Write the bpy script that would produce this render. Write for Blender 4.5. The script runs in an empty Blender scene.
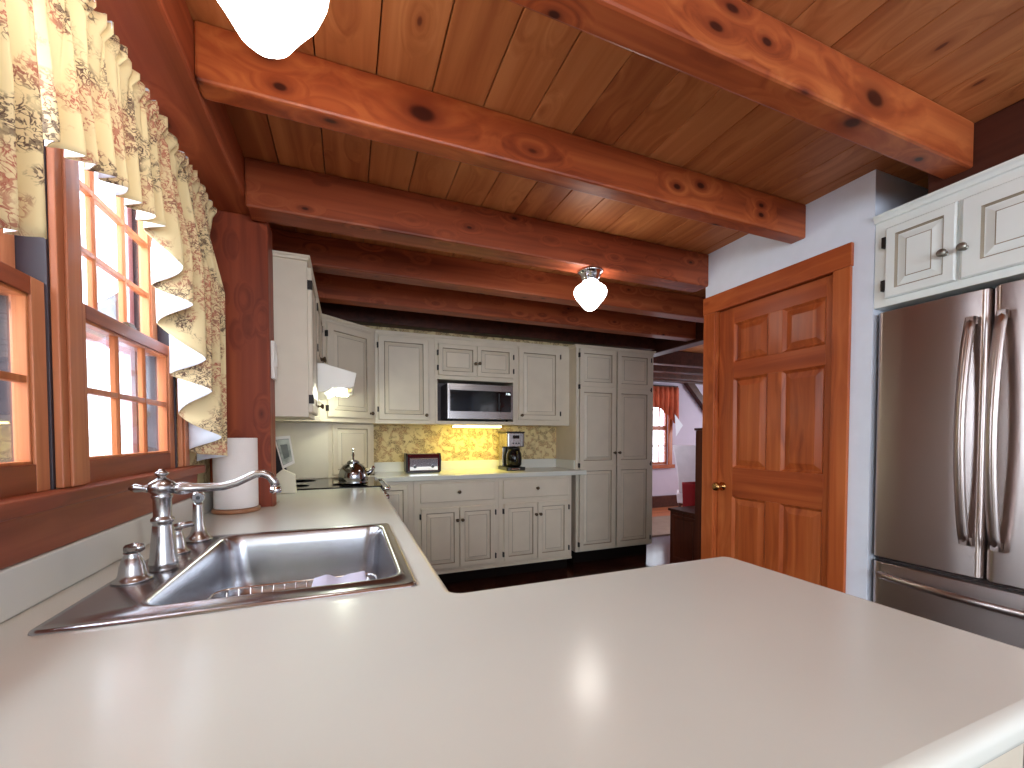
import bpy, bmesh, math, random
from mathutils import Vector, Matrix
random.seed(7)
PI = math.pi
SC = bpy.context.scene
COL = SC.collection

# ------------------------------------------------------------------ camera
IMG_W, IMG_H = 1024.0, 768.0
F_PX, CY = 416.6, 448.6
YAW, PITCH, ROLL = math.radians(21.5), math.radians(-1.565), math.radians(-0.028)
cam_d = bpy.data.cameras.new('camera')
cam_d.sensor_fit = 'HORIZONTAL'
cam_d.sensor_width = 36.0
cam_d.lens = 36.0 * F_PX / IMG_W
cam_d.shift_x = 0.0
cam_d.shift_y = (CY - IMG_H / 2) / IMG_W
cam_d.clip_start = 0.02
cam = bpy.data.objects.new('camera', cam_d)
COL.objects.link(cam)
fwd = Vector((math.sin(YAW) * math.cos(PITCH), math.cos(YAW) * math.cos(PITCH), math.sin(PITCH)))
rgt = Vector((math.cos(YAW), -math.sin(YAW), 0))
up = rgt.cross(fwd)
rot = Matrix((rgt, up, -fwd)).transposed()
rot = rot @ Matrix.Rotation(ROLL, 3, 'Z')
cam.matrix_world = Matrix.Translation((0, 0, 1.147)) @ rot.to_4x4()
SC.camera = cam

# ------------------------------------------------------------------ view, world, lights
SC.view_settings.view_transform = 'Standard'
SC.view_settings.look = 'None'
SC.view_settings.gamma = 1.0
SC.view_settings.use_curve_mapping = False
SC.view_settings.exposure = 0.55

world = bpy.data.worlds.new('world')
SC.world = world
world.use_nodes = True
wn = world.node_tree.nodes
bg = wn['Background']
bg.inputs[0].default_value = (0.80, 0.88, 1.0, 1)
bg.inputs[1].default_value = 3.2


def area(name, loc, target, sx, sy, power, color, spread=PI):
    l = bpy.data.lights.new(name, 'AREA')
    l.shape = 'RECTANGLE'
    l.size, l.size_y = sx, sy
    l.energy = power
    l.color = color
    l.spread = spread
    o = bpy.data.objects.new(name, l)
    COL.objects.link(o)
    o.location = loc
    d = Vector(target) - Vector(loc)
    o.rotation_euler = d.to_track_quat('-Z', 'Y').to_euler()
    return o


DAY = (0.78, 0.90, 1.0)
# daylight falling in through the kitchen and dining windows (each stands outside its own opening)
area('daylight_window_back_wall', (0.9, -3.35, 1.4), (0.9, 0, 1.1), 2.6, 1.3, 42, DAY)
area('daylight_window_sink', (-0.95, 1.1, 1.75), (0.4, 1.1, 0.9), 1.3, 0.9, 40, DAY)
area('daylight_window_dining', (-0.95, -1.5, 1.6), (1.0, -1.3, 1.1), 1.6, 1.0, 34, DAY)
area('far_room_fill', (6.85, 3.8, 1.35), (4.0, 4.6, 1.0), 1.7, 1.1, 24, (1.0, 0.95, 0.97))  # fill light added to brighten the far room
area('far_room_side_fill', (2.75, 4.6, 1.5), (4.2, 4.4, 0.9), .95, .9, 8, DAY)  # fill light added to whiten the chair in the far room


def point(name, loc, power, color, r=0.03):
    l = bpy.data.lights.new(name, 'POINT')
    l.energy = power
    l.color = color
    l.shadow_soft_size = r
    o = bpy.data.objects.new(name, l)
    COL.objects.link(o)
    o.location = loc
    return o


# ------------------------------------------------------------------ materials
def lin(c):
    out = []
    for v in c[:3]:
        v = v / 255.0
        out.append(v / 12.92 if v <= 0.04045 else ((v + 0.055) / 1.055) ** 2.4)
    return (out[0], out[1], out[2], 1.0)


def new_mat(name):
    m = bpy.data.materials.new(name)
    m.use_nodes = True
    nt = m.node_tree
    return m, nt, nt.nodes, nt.links, nt.nodes['Principled BSDF']


def plain(name, rgb, rough=0.5, metal=0.0, bump=0.0, bscale=60, vary=0.05, spec=None, emit=None, estr=0.0, coat=0.0):
    m, nt, N, L, b = new_mat(name)
    c = lin(rgb)
    tc = N.new('ShaderNodeTexCoord')
    no = N.new('ShaderNodeTexNoise')
    no.inputs['Scale'].default_value = bscale * 0.12
    no.inputs['Detail'].default_value = 4
    L.new(tc.outputs['Object'], no.inputs['Vector'])
    ra = N.new('ShaderNodeValToRGB')
    ra.color_ramp.elements[0].color = [x * (1 - vary) for x in c[:3]] + [1]
    ra.color_ramp.elements[1].color = [min(1, x * (1 + vary)) for x in c[:3]] + [1]
    ra.color_ramp.elements[0].position = 0.35
    ra.color_ramp.elements[1].position = 0.65
    L.new(no.outputs['Fac'], ra.inputs['Fac'])
    L.new(ra.outputs['Color'], b.inputs['Base Color'])
    b.inputs['Roughness'].default_value = rough
    b.inputs['Metallic'].default_value = metal
    if coat:
        b.inputs['Coat Weight'].default_value = coat
        b.inputs['Coat Roughness'].default_value = 0.15
    if spec is not None:
        b.inputs['Specular IOR Level'].default_value = spec
    if emit:
        b.inputs['Emission Color'].default_value = lin(emit)
        b.inputs['Emission Strength'].default_value = estr
    if bump:
        n2 = N.new('ShaderNodeTexNoise')
        n2.inputs['Scale'].default_value = bscale
        n2.inputs['Detail'].default_value = 3
        L.new(tc.outputs['Object'], n2.inputs['Vector'])
        bp = N.new('ShaderNodeBump')
        bp.inputs['Strength'].default_value = bump
        bp.inputs['Distance'].default_value = 0.002
        L.new(n2.outputs['Fac'], bp.inputs['Height'])
        L.new(bp.outputs['Normal'], b.inputs['Normal'])
    return m


def wood(name, axis, dark, mid, light, knots=1.0, rough=0.42, gscale=1.0, kcol=(48, 16, 12), big=(), plank=None, kdens=1.0):
    """Pine: fibres stretched along one axis, knots as dark cores with a red-brown halo."""
    m, nt, N, L, b = new_mat(name)
    tc = N.new('ShaderNodeTexCoord')
    src = tc.outputs['Object']

    def math_(op, a, bb=None, cc=None):
        n = N.new('ShaderNodeMath')
        n.operation = op
        for i, v in enumerate((a, bb, cc)):
            if v is None:
                continue
            if isinstance(v, (int, float)):
                n.inputs[i].default_value = v
            else:
                L.new(v, n.inputs[i])
        return n.outputs[0]

    def mapping(sc):
        mp = N.new('ShaderNodeMapping')
        L.new(src, mp.inputs['Vector'])
        mp.inputs['Scale'].default_value = sc
        return mp.outputs['Vector']
    i = 'xyz'.index(axis)
    pl = None
    if plank:
        pa, pw, po = plank
        sx = N.new('ShaderNodeSeparateXYZ')
        L.new(src, sx.inputs[0])
        pl = math_('FLOOR', math_('DIVIDE', math_('SUBTRACT', sx.outputs['xyz'.index(pa)], po), pw))
        wnn = N.new('ShaderNodeTexWhiteNoise')
        wnn.noise_dimensions = '1D'
        L.new(pl, wnn.inputs['W'])
        add = N.new('ShaderNodeVectorMath')
        add.operation = 'MULTIPLY_ADD'
        L.new(wnn.outputs['Color'], add.inputs[0])
        add.inputs[1].default_value = (3.7, 3.7, 3.7)
        L.new(tc.outputs['Object'], add.inputs[2])
        src = add.outputs[0]
    # knots
    sc = [5.5 * kdens] * 3
    sc[i] = 2.6 * kdens
    vo = N.new('ShaderNodeTexVoronoi')
    vo.feature = 'F1'
    vo.inputs['Scale'].default_value = 1.0
    L.new(mapping(sc), vo.inputs['Vector'])
    dist = vo.outputs['Distance']
    # hand placed big knots (object coordinates)
    for (p, r) in big:
        vm = N.new('ShaderNodeVectorMath')
        vm.operation = 'DISTANCE'
        ms = N.new('ShaderNodeMapping')
        s = [1.0, 1.0, 1.0]
        s[i] = 0.6
        ms.inputs['Scale'].default_value = s
        L.new(tc.outputs['Object'], ms.inputs['Vector'])
        L.new(ms.outputs['Vector'], vm.inputs[0])
        vm.inputs[1].default_value = [p[k] * s[k] for k in range(3)]
        dd = math_('MULTIPLY', vm.outputs['Value'], 0.14 / r)
        dist = math_('MINIMUM', dist, dd)
    # grain, bent round the knots
    bend = math_('MULTIPLY', math_('SUBTRACT', 1.0, math_('MINIMUM', math_('MULTIPLY', dist, 2.2), 1.0)), 0.10 * knots)
    sg = [22 * gscale] * 3
    sg[i] = 0.9 * gscale
    mg = mapping(sg)
    av = N.new('ShaderNodeVectorMath')
    av.operation = 'ADD'
    cb = N.new('ShaderNodeCombineXYZ')
    k10 = math_('MULTIPLY', bend, 22.0)
    for j in range(3):
        L.new(k10, cb.inputs[j])
    L.new(mg, av.inputs[0])
    L.new(cb.outputs[0], av.inputs[1])
    no = N.new('ShaderNodeTexNoise')
    no.inputs['Scale'].default_value = 1.0
    no.inputs['Detail'].default_value = 5
    no.inputs['Distortion'].default_value = 0.6
    L.new(av.outputs[0], no.inputs['Vector'])
    lo = N.new('ShaderNodeTexNoise')
    sl = [3.0] * 3
    sl[i] = 0.9
    L.new(mapping(sl), lo.inputs['Vector'])
    lo.inputs['Scale'].default_value = 1.0
    lo.inputs['Detail'].default_value = 3
    fac = math_('ADD', math_('MULTIPLY', no.outputs['Fac'], 0.55), math_('MULTIPLY', lo.outputs['Fac'], 0.45))
    if plank:
        fac = math_('ADD', fac, math_('MULTIPLY', math_('SUBTRACT', wnn.outputs['Value'], 0.5), 0.10))
    ra = N.new('ShaderNodeValToRGB')
    cr = ra.color_ramp
    cr.elements[0].position = 0.34
    cr.elements[0].color = lin(dark)
    cr.elements[1].position = 0.68
    cr.elements[1].color = lin(light)
    e = cr.elements.new(0.50)
    e.color = lin(mid)
    L.new(fac, ra.inputs['Fac'])
    col = ra.outputs['Color']
    if knots > 0:
        for (lo_, hi_, c2, amt) in ((0.075 * knots, 0.24 * knots, dark, 0.75), (0.05 * knots, 0.105 * knots, kcol, 0.9)):
            mr = N.new('ShaderNodeMapRange')
            mr.interpolation_type = 'SMOOTHSTEP'
            mr.inputs['From Min'].default_value = lo_
            mr.inputs['From Max'].default_value = hi_
            mr.inputs['To Min'].default_value = amt
            mr.inputs['To Max'].default_value = 0.0
            L.new(dist, mr.inputs['Value'])
            mx = N.new('ShaderNodeMixRGB')
            L.new(mr.outputs[0], mx.inputs['Fac'])
            L.new(col, mx.inputs['Color1'])
            mx.inputs['Color2'].default_value = lin(c2)
            col = mx.outputs['Color']
    L.new(col, b.inputs['Base Color'])
    b.inputs['Roughness'].default_value = rough
    b.inputs['Specular IOR Level'].default_value = 0.3
    bp = N.new('ShaderNodeBump')
    bp.inputs['Strength'].default_value = 0.12
    bp.inputs['Distance'].default_value = 0.003
    L.new(fac, bp.inputs['Height'])
    L.new(bp.outputs['Normal'], b.inputs['Normal'])
    return m


def toile(name, base, inkA, inkB, scale=1.0, rough=0.8, dens=0.5):
    """Printed country-scene cloth / paper: scattered clusters of fine ink drawing."""
    m, nt, N, L, b = new_mat(name)
    tc = N.new('ShaderNodeTexCoord')

    def noise(s, det, dis=0.0):
        n = N.new('ShaderNodeTexNoise')
        n.inputs['Scale'].default_value = s
        n.inputs['Detail'].default_value = det
        n.inputs['Distortion'].default_value = dis
        L.new(tc.outputs['Object'], n.inputs['Vector'])
        return n.outputs['Fac']

    def mr(v, a, c, t0, t1):
        n = N.new('ShaderNodeMapRange')
        n.inputs['From Min'].default_value = a
        n.inputs['From Max'].default_value = c
        n.inputs['To Min'].default_value = t0
        n.inputs['To Max'].default_value = t1
        L.new(v, n.inputs['Value'])
        return n.outputs[0]

    def ma(op, a, bb=None):
        n = N.new('ShaderNodeMath')
        n.operation = op
        for k, v in enumerate((a, bb)):
            if v is None:
                continue
            if isinstance(v, (int, float)):
                n.inputs[k].default_value = v
            else:
                L.new(v, n.inputs[k])
        return n.outputs[0]
    cluster = mr(noise(10 * scale, 3, 0.5), dens - 0.03, dens + 0.05, 0, 1)
    lines = mr(ma('ABSOLUTE', ma('SUBTRACT', noise(48 * scale, 6, 1.6), 0.5)), 0.012, 0.05, 1, 0)
    blobs = mr(noise(85 * scale, 4, 0.8), 0.55, 0.60, 0, 0.8)
    ink = ma('MULTIPLY', cluster, ma('MAXIMUM', lines, blobs))
    sel = mr(noise(6.5 * scale, 2), 0.47, 0.55, 0, 1)
    mi = N.new('ShaderNodeMixRGB')
    L.new(sel, mi.inputs['Fac'])
    mi.inputs['Color1'].default_value = lin(inkA)
    mi.inputs['Color2'].default_value = lin(inkB)
    bs = N.new('ShaderNodeMixRGB')
    L.new(ma('MULTIPLY', cluster, 0.13), bs.inputs['Fac'])
    bs.inputs['Color1'].default_value = lin(base)
    bs.inputs['Color2'].default_value = lin(inkB)
    mx = N.new('ShaderNodeMixRGB')
    L.new(ink, mx.inputs['Fac'])
    L.new(bs.outputs[0], mx.inputs['Color1'])
    L.new(mi.outputs[0], mx.inputs['Color2'])
    L.new(mx.outputs[0], b.inputs['Base Color'])
    b.inputs['Roughness'].default_value = rough
    b.inputs['Specular IOR Level'].default_value = 0.2
    return m


def glass_pane(name, tint=(1, 1, 1, 1), refl=0.6):
    m = bpy.data.materials.new(name)
    m.use_nodes = True
    nt = m.node_tree
    N, L = nt.nodes, nt.links
    N.clear()
    out = N.new('ShaderNodeOutputMaterial')
    tr = N.new('ShaderNodeBsdfTransparent')
    tr.inputs['Color'].default_value = tint
    gl = N.new('ShaderNodeBsdfGlossy')
    gl.inputs['Roughness'].default_value = 0.02
    fr = N.new('ShaderNodeFresnel')
    fr.inputs['IOR'].default_value = 1.45
    mu = N.new('ShaderNodeMath')
    mu.operation = 'MULTIPLY'
    mu.inputs[1].default_value = refl
    L.new(fr.outputs[0], mu.inputs[0])
    mx = N.new('ShaderNodeMixShader')
    L.new(mu.outputs[0], mx.inputs['Fac'])
    L.new(tr.outputs[0], mx.inputs[1])
    L.new(gl.outputs[0], mx.inputs[2])
    L.new(mx.outputs[0], out.inputs['Surface'])
    return m


def emission(name, rgb, strength):
    m = bpy.data.materials.new(name)
    m.use_nodes = True
    b = m.node_tree.nodes['Principled BSDF']
    b.inputs['Base Color'].default_value = lin(rgb)
    b.inputs['Emission Color'].default_value = lin(rgb)
    b.inputs['Emission Strength'].default_value = strength
    return m


def steel(name, rgb, rough=0.28, axis='z', streak=0.08, metal=1.0):
    m, nt, N, L, b = new_mat(name)
    tc = N.new('ShaderNodeTexCoord')
    mp = N.new('ShaderNodeMapping')
    s = [260.0] * 3
    s['xyz'.index(axis)] = 3.0
    mp.inputs['Scale'].default_value = s
    L.new(tc.outputs['Object'], mp.inputs['Vector'])
    no = N.new('ShaderNodeTexNoise')
    no.inputs['Scale'].default_value = 1.0
    no.inputs['Detail'].default_value = 2
    L.new(mp.outputs[0], no.inputs['Vector'])
    mr = N.new('ShaderNodeMapRange')
    mr.inputs['To Min'].default_value = rough - streak
    mr.inputs['To Max'].default_value = rough + streak
    L.new(no.outputs['Fac'], mr.inputs['Value'])
    L.new(mr.outputs[0], b.inputs['Roughness'])
    b.inputs['Base Color'].default_value = lin(rgb)
    b.inputs['Metallic'].default_value = metal
    return m


BD, BM_, BL = (120, 50, 28), (164, 79, 42), (196, 110, 60)
M = {}
M['beam_x'] = wood('beam_pine_x', 'x', BD, BM_, BL, knots=0.8, rough=0.38, kdens=1.1,
                   big=(((0.22, 1.296, 2.125), 0.050), ((-0.19, 1.296, 2.165), 0.030), ((-0.16, 1.296, 2.09), 0.022), ((1.20, 1.296, 2.12), 0.022), ((1.32, 1.296, 2.15), 0.024),
                        ((1.66, 1.296, 2.10), 0.02), ((1.66, 1.296, 2.14), 0.018), ((1.36, 0.78, 2.055), 0.036), ((1.42, 0.757, 2.12), 0.050), ((0.98, 0.757, 2.13), 0.022),
                        ((0.42, 0.82, 2.051), 0.018), ((1.74, 0.80, 2.051), 0.02)))
M['beam_k'] = wood('knotty_pine_x', 'x', (112, 48, 28), (152, 74, 44), (178, 98, 60), knots=0.9, rough=0.42, kdens=2.1)
M['beam_y'] = wood('beam_pine_y', 'y', BD, (154, 74, 44), (184, 100, 60), knots=0.8, rough=0.45)
M['post_z'] = wood('post_pine_z', 'z', (104, 42, 24), (138, 60, 34), (164, 80, 46), knots=0.95, rough=0.5, kdens=1.9)
M['ceiling'] = wood('ceiling_boards', 'y', (156, 86, 48), (186, 114, 66), (208, 138, 86), knots=0.7, rough=0.45,
                    kcol=(100, 46, 28), plank=('x', 0.163, 0.089), kdens=1.5)
M['trim_y'] = wood('window_wood_y', 'y', (112, 52, 32), (138, 68, 42), (162, 88, 56), knots=0.25, rough=0.4, gscale=1.6)
M['trim_z'] = wood('window_wood_z', 'z', (152, 86, 54), (182, 112, 74), (204, 134, 92), knots=0.25, rough=0.4, gscale=1.6)
M['sash_z'] = wood('sash_wood_z', 'z', (146, 76, 40), (178, 102, 58), (202, 128, 78), knots=0.0, rough=0.4, gscale=1.8)
M['door_z'] = wood('door_wood_z', 'z', (140, 62, 30), (176, 88, 44), (200, 114, 62), knots=0.45, rough=0.32, gscale=1.3, kcol=(70, 24, 12), kdens=0.7)
M['door_y'] = wood('door_wood_y', 'y', (136, 58, 28), (166, 79, 40), (190, 102, 54), knots=0.3, rough=0.32, gscale=1.3, kdens=0.7)
M['floor'] = wood('floor_boards', 'y', (34, 16, 12), (52, 26, 20), (70, 38, 28), knots=0.4, rough=0.16, kcol=(20, 10, 8), plank=('x', 0.12, 0.0))
M['floor_far'] = wood('far_floor_boards', 'x', (150, 80, 44), (184, 106, 64), (200, 124, 80), knots=0.2, rough=0.4, plank=('y', 0.1, 0.0))
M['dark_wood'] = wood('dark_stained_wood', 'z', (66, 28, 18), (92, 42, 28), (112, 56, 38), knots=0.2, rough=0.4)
M['dark_wood_y'] = wood('stained_and_shaded_wood_y', 'y', (52, 24, 18), (72, 36, 26), (88, 46, 34), knots=0.2, rough=0.4)  # stain tone; doubles as painted shade on some kitchen beams
M['cream'] = plain('cream_cabinet_paint', (212, 200, 180), rough=0.42, vary=0.03, bump=0.04)
M['white_paint'] = plain('white_cabinet_paint', (232, 236, 232), rough=0.4, vary=0.02)
M['glaze'] = plain('brown_glaze', (150, 136, 116), rough=0.6, vary=0.12)
M['white_wall'] = plain('white_wall_paint', (226, 232, 244), rough=0.85, vary=0.015, bump=0.06, bscale=140)
M['pale_wall'] = plain('far_wall_paint', (200, 190, 206), rough=0.85, vary=0.02)
M['counter'] = plain('cream_laminate', (215, 215, 206), rough=0.2, vary=0.035, bscale=14, spec=0.5)
M['splash_panel'] = plain('cream_splash_panel', (226, 220, 196), rough=0.5, vary=0.03)
M['wallpaper'] = toile('toile_wallpaper', (216, 198, 150), (78, 44, 32), (150, 96, 70), scale=1.9, dens=0.48)
M['cloth'] = toile('toile_cloth', (228, 208, 160), (92, 70, 60), (176, 104, 84), scale=1.0, dens=0.47)
M['cloth_far'] = plain('rust_cloth', (196, 92, 60), rough=0.9, vary=0.2)
M['lining'] = plain('white_lining', (236, 240, 248), rough=0.9, vary=0.01)
M['steel'] = steel('brushed_steel', (172, 169, 167), 0.26, 'z')
M['steel_sink'] = plain('sink_steel', (186, 186, 190), rough=0.24, metal=1.0, vary=0.02)
M['nickel'] = plain('brushed_nickel', (184, 182, 182), rough=0.27, metal=1.0, vary=0.0)
M['fridge'] = plain('fridge_steel', (196, 184, 180), rough=0.28, metal=1.0, vary=0.01)
_nt = M['fridge'].node_tree
_tg = _nt.nodes.new('ShaderNodeTangent')
_tg.direction_type = 'RADIAL'
_tg.axis = 'Z'
_nt.links.new(_tg.outputs[0], _nt.nodes['Principled BSDF'].inputs['Tangent'])
_nt.nodes['Principled BSDF'].inputs['Anisotropic'].default_value = 0.9
_nt.nodes['Principled BSDF'].inputs['Anisotropic Rotation'].default_value = 0.25
M['chrome'] = plain('chrome', (220, 220, 222), rough=0.06, metal=1.0, vary=0.0)
M['bronze'] = plain('dark_bronze', (92, 76, 60), rough=0.35, metal=0.9)
M['kettle'] = plain('polished_kettle_steel', (150, 150, 154), rough=0.1, metal=1.0, vary=0.0)
M['brass'] = plain('aged_brass', (196, 150, 92), rough=0.25, metal=1.0)
M['pewter'] = plain('pewter', (150, 146, 136), rough=0.35, metal=0.9)
M['hinge'] = plain('black_hinge_iron', (34, 28, 26), rough=0.5, metal=0.4)
M['black'] = plain('black_plastic', (20, 18, 20), rough=0.3)
M['black_gloss'] = plain('black_glass', (12, 11, 14), rough=0.08, spec=0.35)
M['dark_trim'] = plain('dark_trim', (60, 52, 52), rough=0.35, metal=0.6)
M['kick'] = plain('toe_kick_shadow', (22, 16, 14), rough=0.9, spec=0.1)  # shadow under the cabinets put into the black
M['white_plastic'] = plain('white_plastic', (232, 228, 220), rough=0.4, vary=0.01)
M['enamel'] = plain('white_enamel', (238, 234, 226), rough=0.25, vary=0.01)
M['paper'] = plain('paper_towel', (238, 232, 228), rough=0.95, vary=0.01, bump=0.3, bscale=220)
M['towel_wood'] = wood('turned_wood', 'x', (128, 86, 60), (156, 108, 78), (176, 128, 94), knots=0.0)
M['globe'] = emission('lit_opal_globe', (255, 249, 240), 11.0)
M['under_light'] = emission('lit_yellow_tube', (255, 232, 150), 9.0)
M['hood_lens'] = emission('lit_hood_lens', (240, 255, 226), 14.0)
M['display'] = emission('display_digits', (220, 236, 240), 1.5)
M['glass'] = glass_pane('window_glass', refl=0.35)
M['snow'] = plain('snow', (236, 240, 250), rough=0.9)
M['outer_trim'] = plain('outside_trim_paint', (202, 168, 178), rough=0.6)
M['storm'] = plain('storm_frame_paint', (52, 42, 48), rough=0.5)
M['red'] = plain('red_cloth', (170, 28, 40), rough=0.8)
M['white_cloth'] = plain('white_upholstery', (232, 226, 232), rough=0.9)
M['rug'] = plain('beige_rug', (168, 146, 128), rough=0.95, bump=0.3)
M['print_paper'] = plain('grey_green_print', (176, 182, 168), rough=0.6, vary=0.35, bscale=160)
M['print_ink'] = plain('dark_print', (110, 116, 108), rough=0.6, vary=0.3)
M['sponge'] = plain('white_dish_cloth', (214, 212, 236), rough=0.9, bump=0.3)
M['bark'] = plain('bark', (96, 90, 96), rough=0.95, bump=0.5)
M['siding'] = plain('grey_siding', (92, 98, 116), rough=0.8)  # dark so the added wing shows as grey reflection in the panes

# ------------------------------------------------------------------ mesh helpers (all in world coordinates)


class MB:
    def __init__(self):
        self.v, self.f, self.m, self.s, self.mats = [], [], [], [], []

    def mi(self, mat):
        if mat not in self.mats:
            self.mats.append(mat)
        return self.mats.index(mat)

    def face(self, idx, mat, smooth=False):
        self.f.append(tuple(idx))
        self.m.append(self.mi(mat))
        self.s.append(smooth)

    def box(self, a, b, mat, rz=0.0, piv=None):
        x0, x1 = sorted((a[0], b[0]))
        y0, y1 = sorted((a[1], b[1]))
        z0, z1 = sorted((a[2], b[2]))
        o = len(self.v)
        P = [(x0, y0, z0), (x1, y0, z0), (x1, y1, z0), (x0, y1, z0), (x0, y0, z1), (x1, y0, z1), (x1, y1, z1), (x0, y1, z1)]
        if rz:
            p = piv or ((x0 + x1) / 2, (y0 + y1) / 2)
            c, s = math.cos(rz), math.sin(rz)
            P = [(p[0] + (q[0] - p[0]) * c - (q[1] - p[1]) * s, p[1] + (q[0] - p[0]) * s + (q[1] - p[1]) * c, q[2]) for q in P]
        self.v += P
        for q in ((0, 3, 2, 1), (4, 5, 6, 7), (0, 1, 5, 4), (1, 2, 6, 5), (2, 3, 7, 6), (3, 0, 4, 7)):
            self.face([o + k for k in q], mat)
        return self

    def rings(self, rings, mat, close=True, cap0=False, cap1=False, smooth=True):
        """loft through rings of equal vertex count; mat may be a list (one per band)"""
        n = len(rings[0])
        base = len(self.v)
        for r in rings:
            self.v += [tuple(p) for p in r]
        for k in range(len(rings) - 1):
            mm = mat[k] if isinstance(mat, list) else mat
            a, b = base + k * n, base + (k + 1) * n
            for j in range(n if close else n - 1):
                j2 = (j + 1) % n
                self.face((a + j, a + j2, b + j2, b + j), mm, smooth)
        m0 = mat[0] if isinstance(mat, list) else mat
        m1 = mat[-1] if isinstance(mat, list) else mat
        if cap0:
            self.face([base + j for j in range(n)][::-1], m0, False)
        if cap1:
            self.face([base + (len(rings) - 1) * n + j for j in range(n)], m1, False)
        return self

    def lathe(self, cx, cy, prof, mat, n=32, smooth=True, cap0=True, cap1=True):
        R = []
        for (r, z) in prof:
            r = max(r, 0.0004)
            R.append([(cx + r * math.cos(2 * PI * k / n), cy + r * math.sin(2 * PI * k / n), z) for k in range(n)])
        return self.rings(R, mat, True, cap0, cap1, smooth)

    def tube(self, pts, rad, mat, n=12, caps=True):
        pts = [Vector(p) for p in pts]
        R = []
        prev = None
        for k, p in enumerate(pts):
            d = (pts[min(k + 1, len(pts) - 1)] - pts[max(k - 1, 0)]).normalized()
            if prev is None:
                a = Vector((0, 0, 1)) if abs(d.z) < 0.9 else Vector((1, 0, 0))
                u = d.cross(a).normalized()
            else:
                u = (prev - d * prev.dot(d)).normalized()
            prev = u
            w = d.cross(u)
            r = rad[k] if isinstance(rad, (list, tuple)) else rad
            R.append([p + (u * math.cos(2 * PI * j / n) + w * math.sin(2 * PI * j / n)) * r for j in range(n)])
        return self.rings(R, mat, True, caps, caps, True)

    def prism(self, poly, z0, z1, mat, axis='z'):
        """extrude a polygon; axis is the extrusion axis; poly are the two other coords"""
        def P(a, b, c):
            return {'z': (a, b, c), 'y': (a, c, b), 'x': (c, a, b)}[axis]
        o = len(self.v)
        n = len(poly)
        self.v += [P(p[0], p[1], z0) for p in poly] + [P(p[0], p[1], z1) for p in poly]
        self.face([o + k for k in range(n)][::-1], mat)
        self.face([o + n + k for k in range(n)], mat)
        for k in range(n):
            k2 = (k + 1) % n
            self.face((o + k, o + k2, o + n + k2, o + n + k), mat)
        return self

    def panel(self, o, u, w, h, n, rings):
        """nested rectangles: o = lower-left corner, u = width direction, n = outward normal; rings = (inset, height, material)"""
        o, u, n = Vector(o), Vector(u).normalized(), Vector(n).normalized()
        zz = Vector((0, 0, 1))
        R, mats = [], []
        for (i, d, mt) in rings:
            R.append([o + u * i + zz * i + n * d, o + u * (w - i) + zz * i + n * d, o + u * (w - i) + zz * (h - i) + n * d, o + u * i + zz * (h - i) + n * d])
            mats.append(mt)
        return self.rings(R, mats[1:], True, True, True, False)

    def build(self, name, parent=None, bevel=0.0, seg=2, subsurf=0, loc=None):
        me = bpy.data.meshes.new(name)
        off = Vector((0, 0, 0))
        if parent is not None:
            off = world_loc(parent)
        elif loc is not None:
            off = Vector(loc)
        me.from_pydata([tuple(Vector(p) - off) for p in self.v], [], self.f)
        for mt in self.mats:
            me.materials.append(mt)
        for i, p in enumerate(me.polygons):
            p.material_index = self.m[i]
            p.use_smooth = self.s[i]
        bmx = bmesh.new()
        bmx.from_mesh(me)
        bmesh.ops.recalc_face_normals(bmx, faces=bmx.faces)
        bmx.to_mesh(me)
        bmx.free()
        me.update()
        o = bpy.data.objects.new(name, me)
        COL.objects.link(o)
        if parent is not None:
            o.parent = parent
        else:
            o.location = off
        if bevel:
            bv = o.modifiers.new('bevel', 'BEVEL')
            bv.width = bevel
            bv.segments = seg
            bv.limit_method = 'ANGLE'
            bv.angle_limit = math.radians(40)
        if subsurf:
            ss = o.modifiers.new('subsurf', 'SUBSURF')
            ss.levels = ss.render_levels = subsurf
        return o


def world_loc(o):
    v = Vector(o.location)
    while o.parent is not None:
        o = o.parent
        v += Vector(o.location)
    return v


def tag(o, label=None, cat=None, group=None, kind=None):
    if label:
        o['label'] = label
    if cat:
        o['category'] = cat
    if group:
        o['group'] = group
    if kind:
        o['kind'] = kind
    return o


def thing(name, loc, label, cat, group=None, kind=None):
    o = bpy.data.objects.new(name, None)
    o.empty_display_size = 0.05
    COL.objects.link(o)
    o.location = loc
    return tag(o, label, cat, group, kind)


def rrect(x0, x1, y0, y1, r, z, n=6):
    out = []
    for (cx, cy, a0) in ((x1 - r, y1 - r, 0), (x0 + r, y1 - r, PI / 2), (x0 + r, y0 + r, PI), (x1 - r, y0 + r, 1.5 * PI)):
        for k in range(n + 1):
            a = a0 + (PI / 2) * k / n
            out.append((cx + r * math.cos(a), cy + r * math.sin(a), z))
    return out


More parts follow.
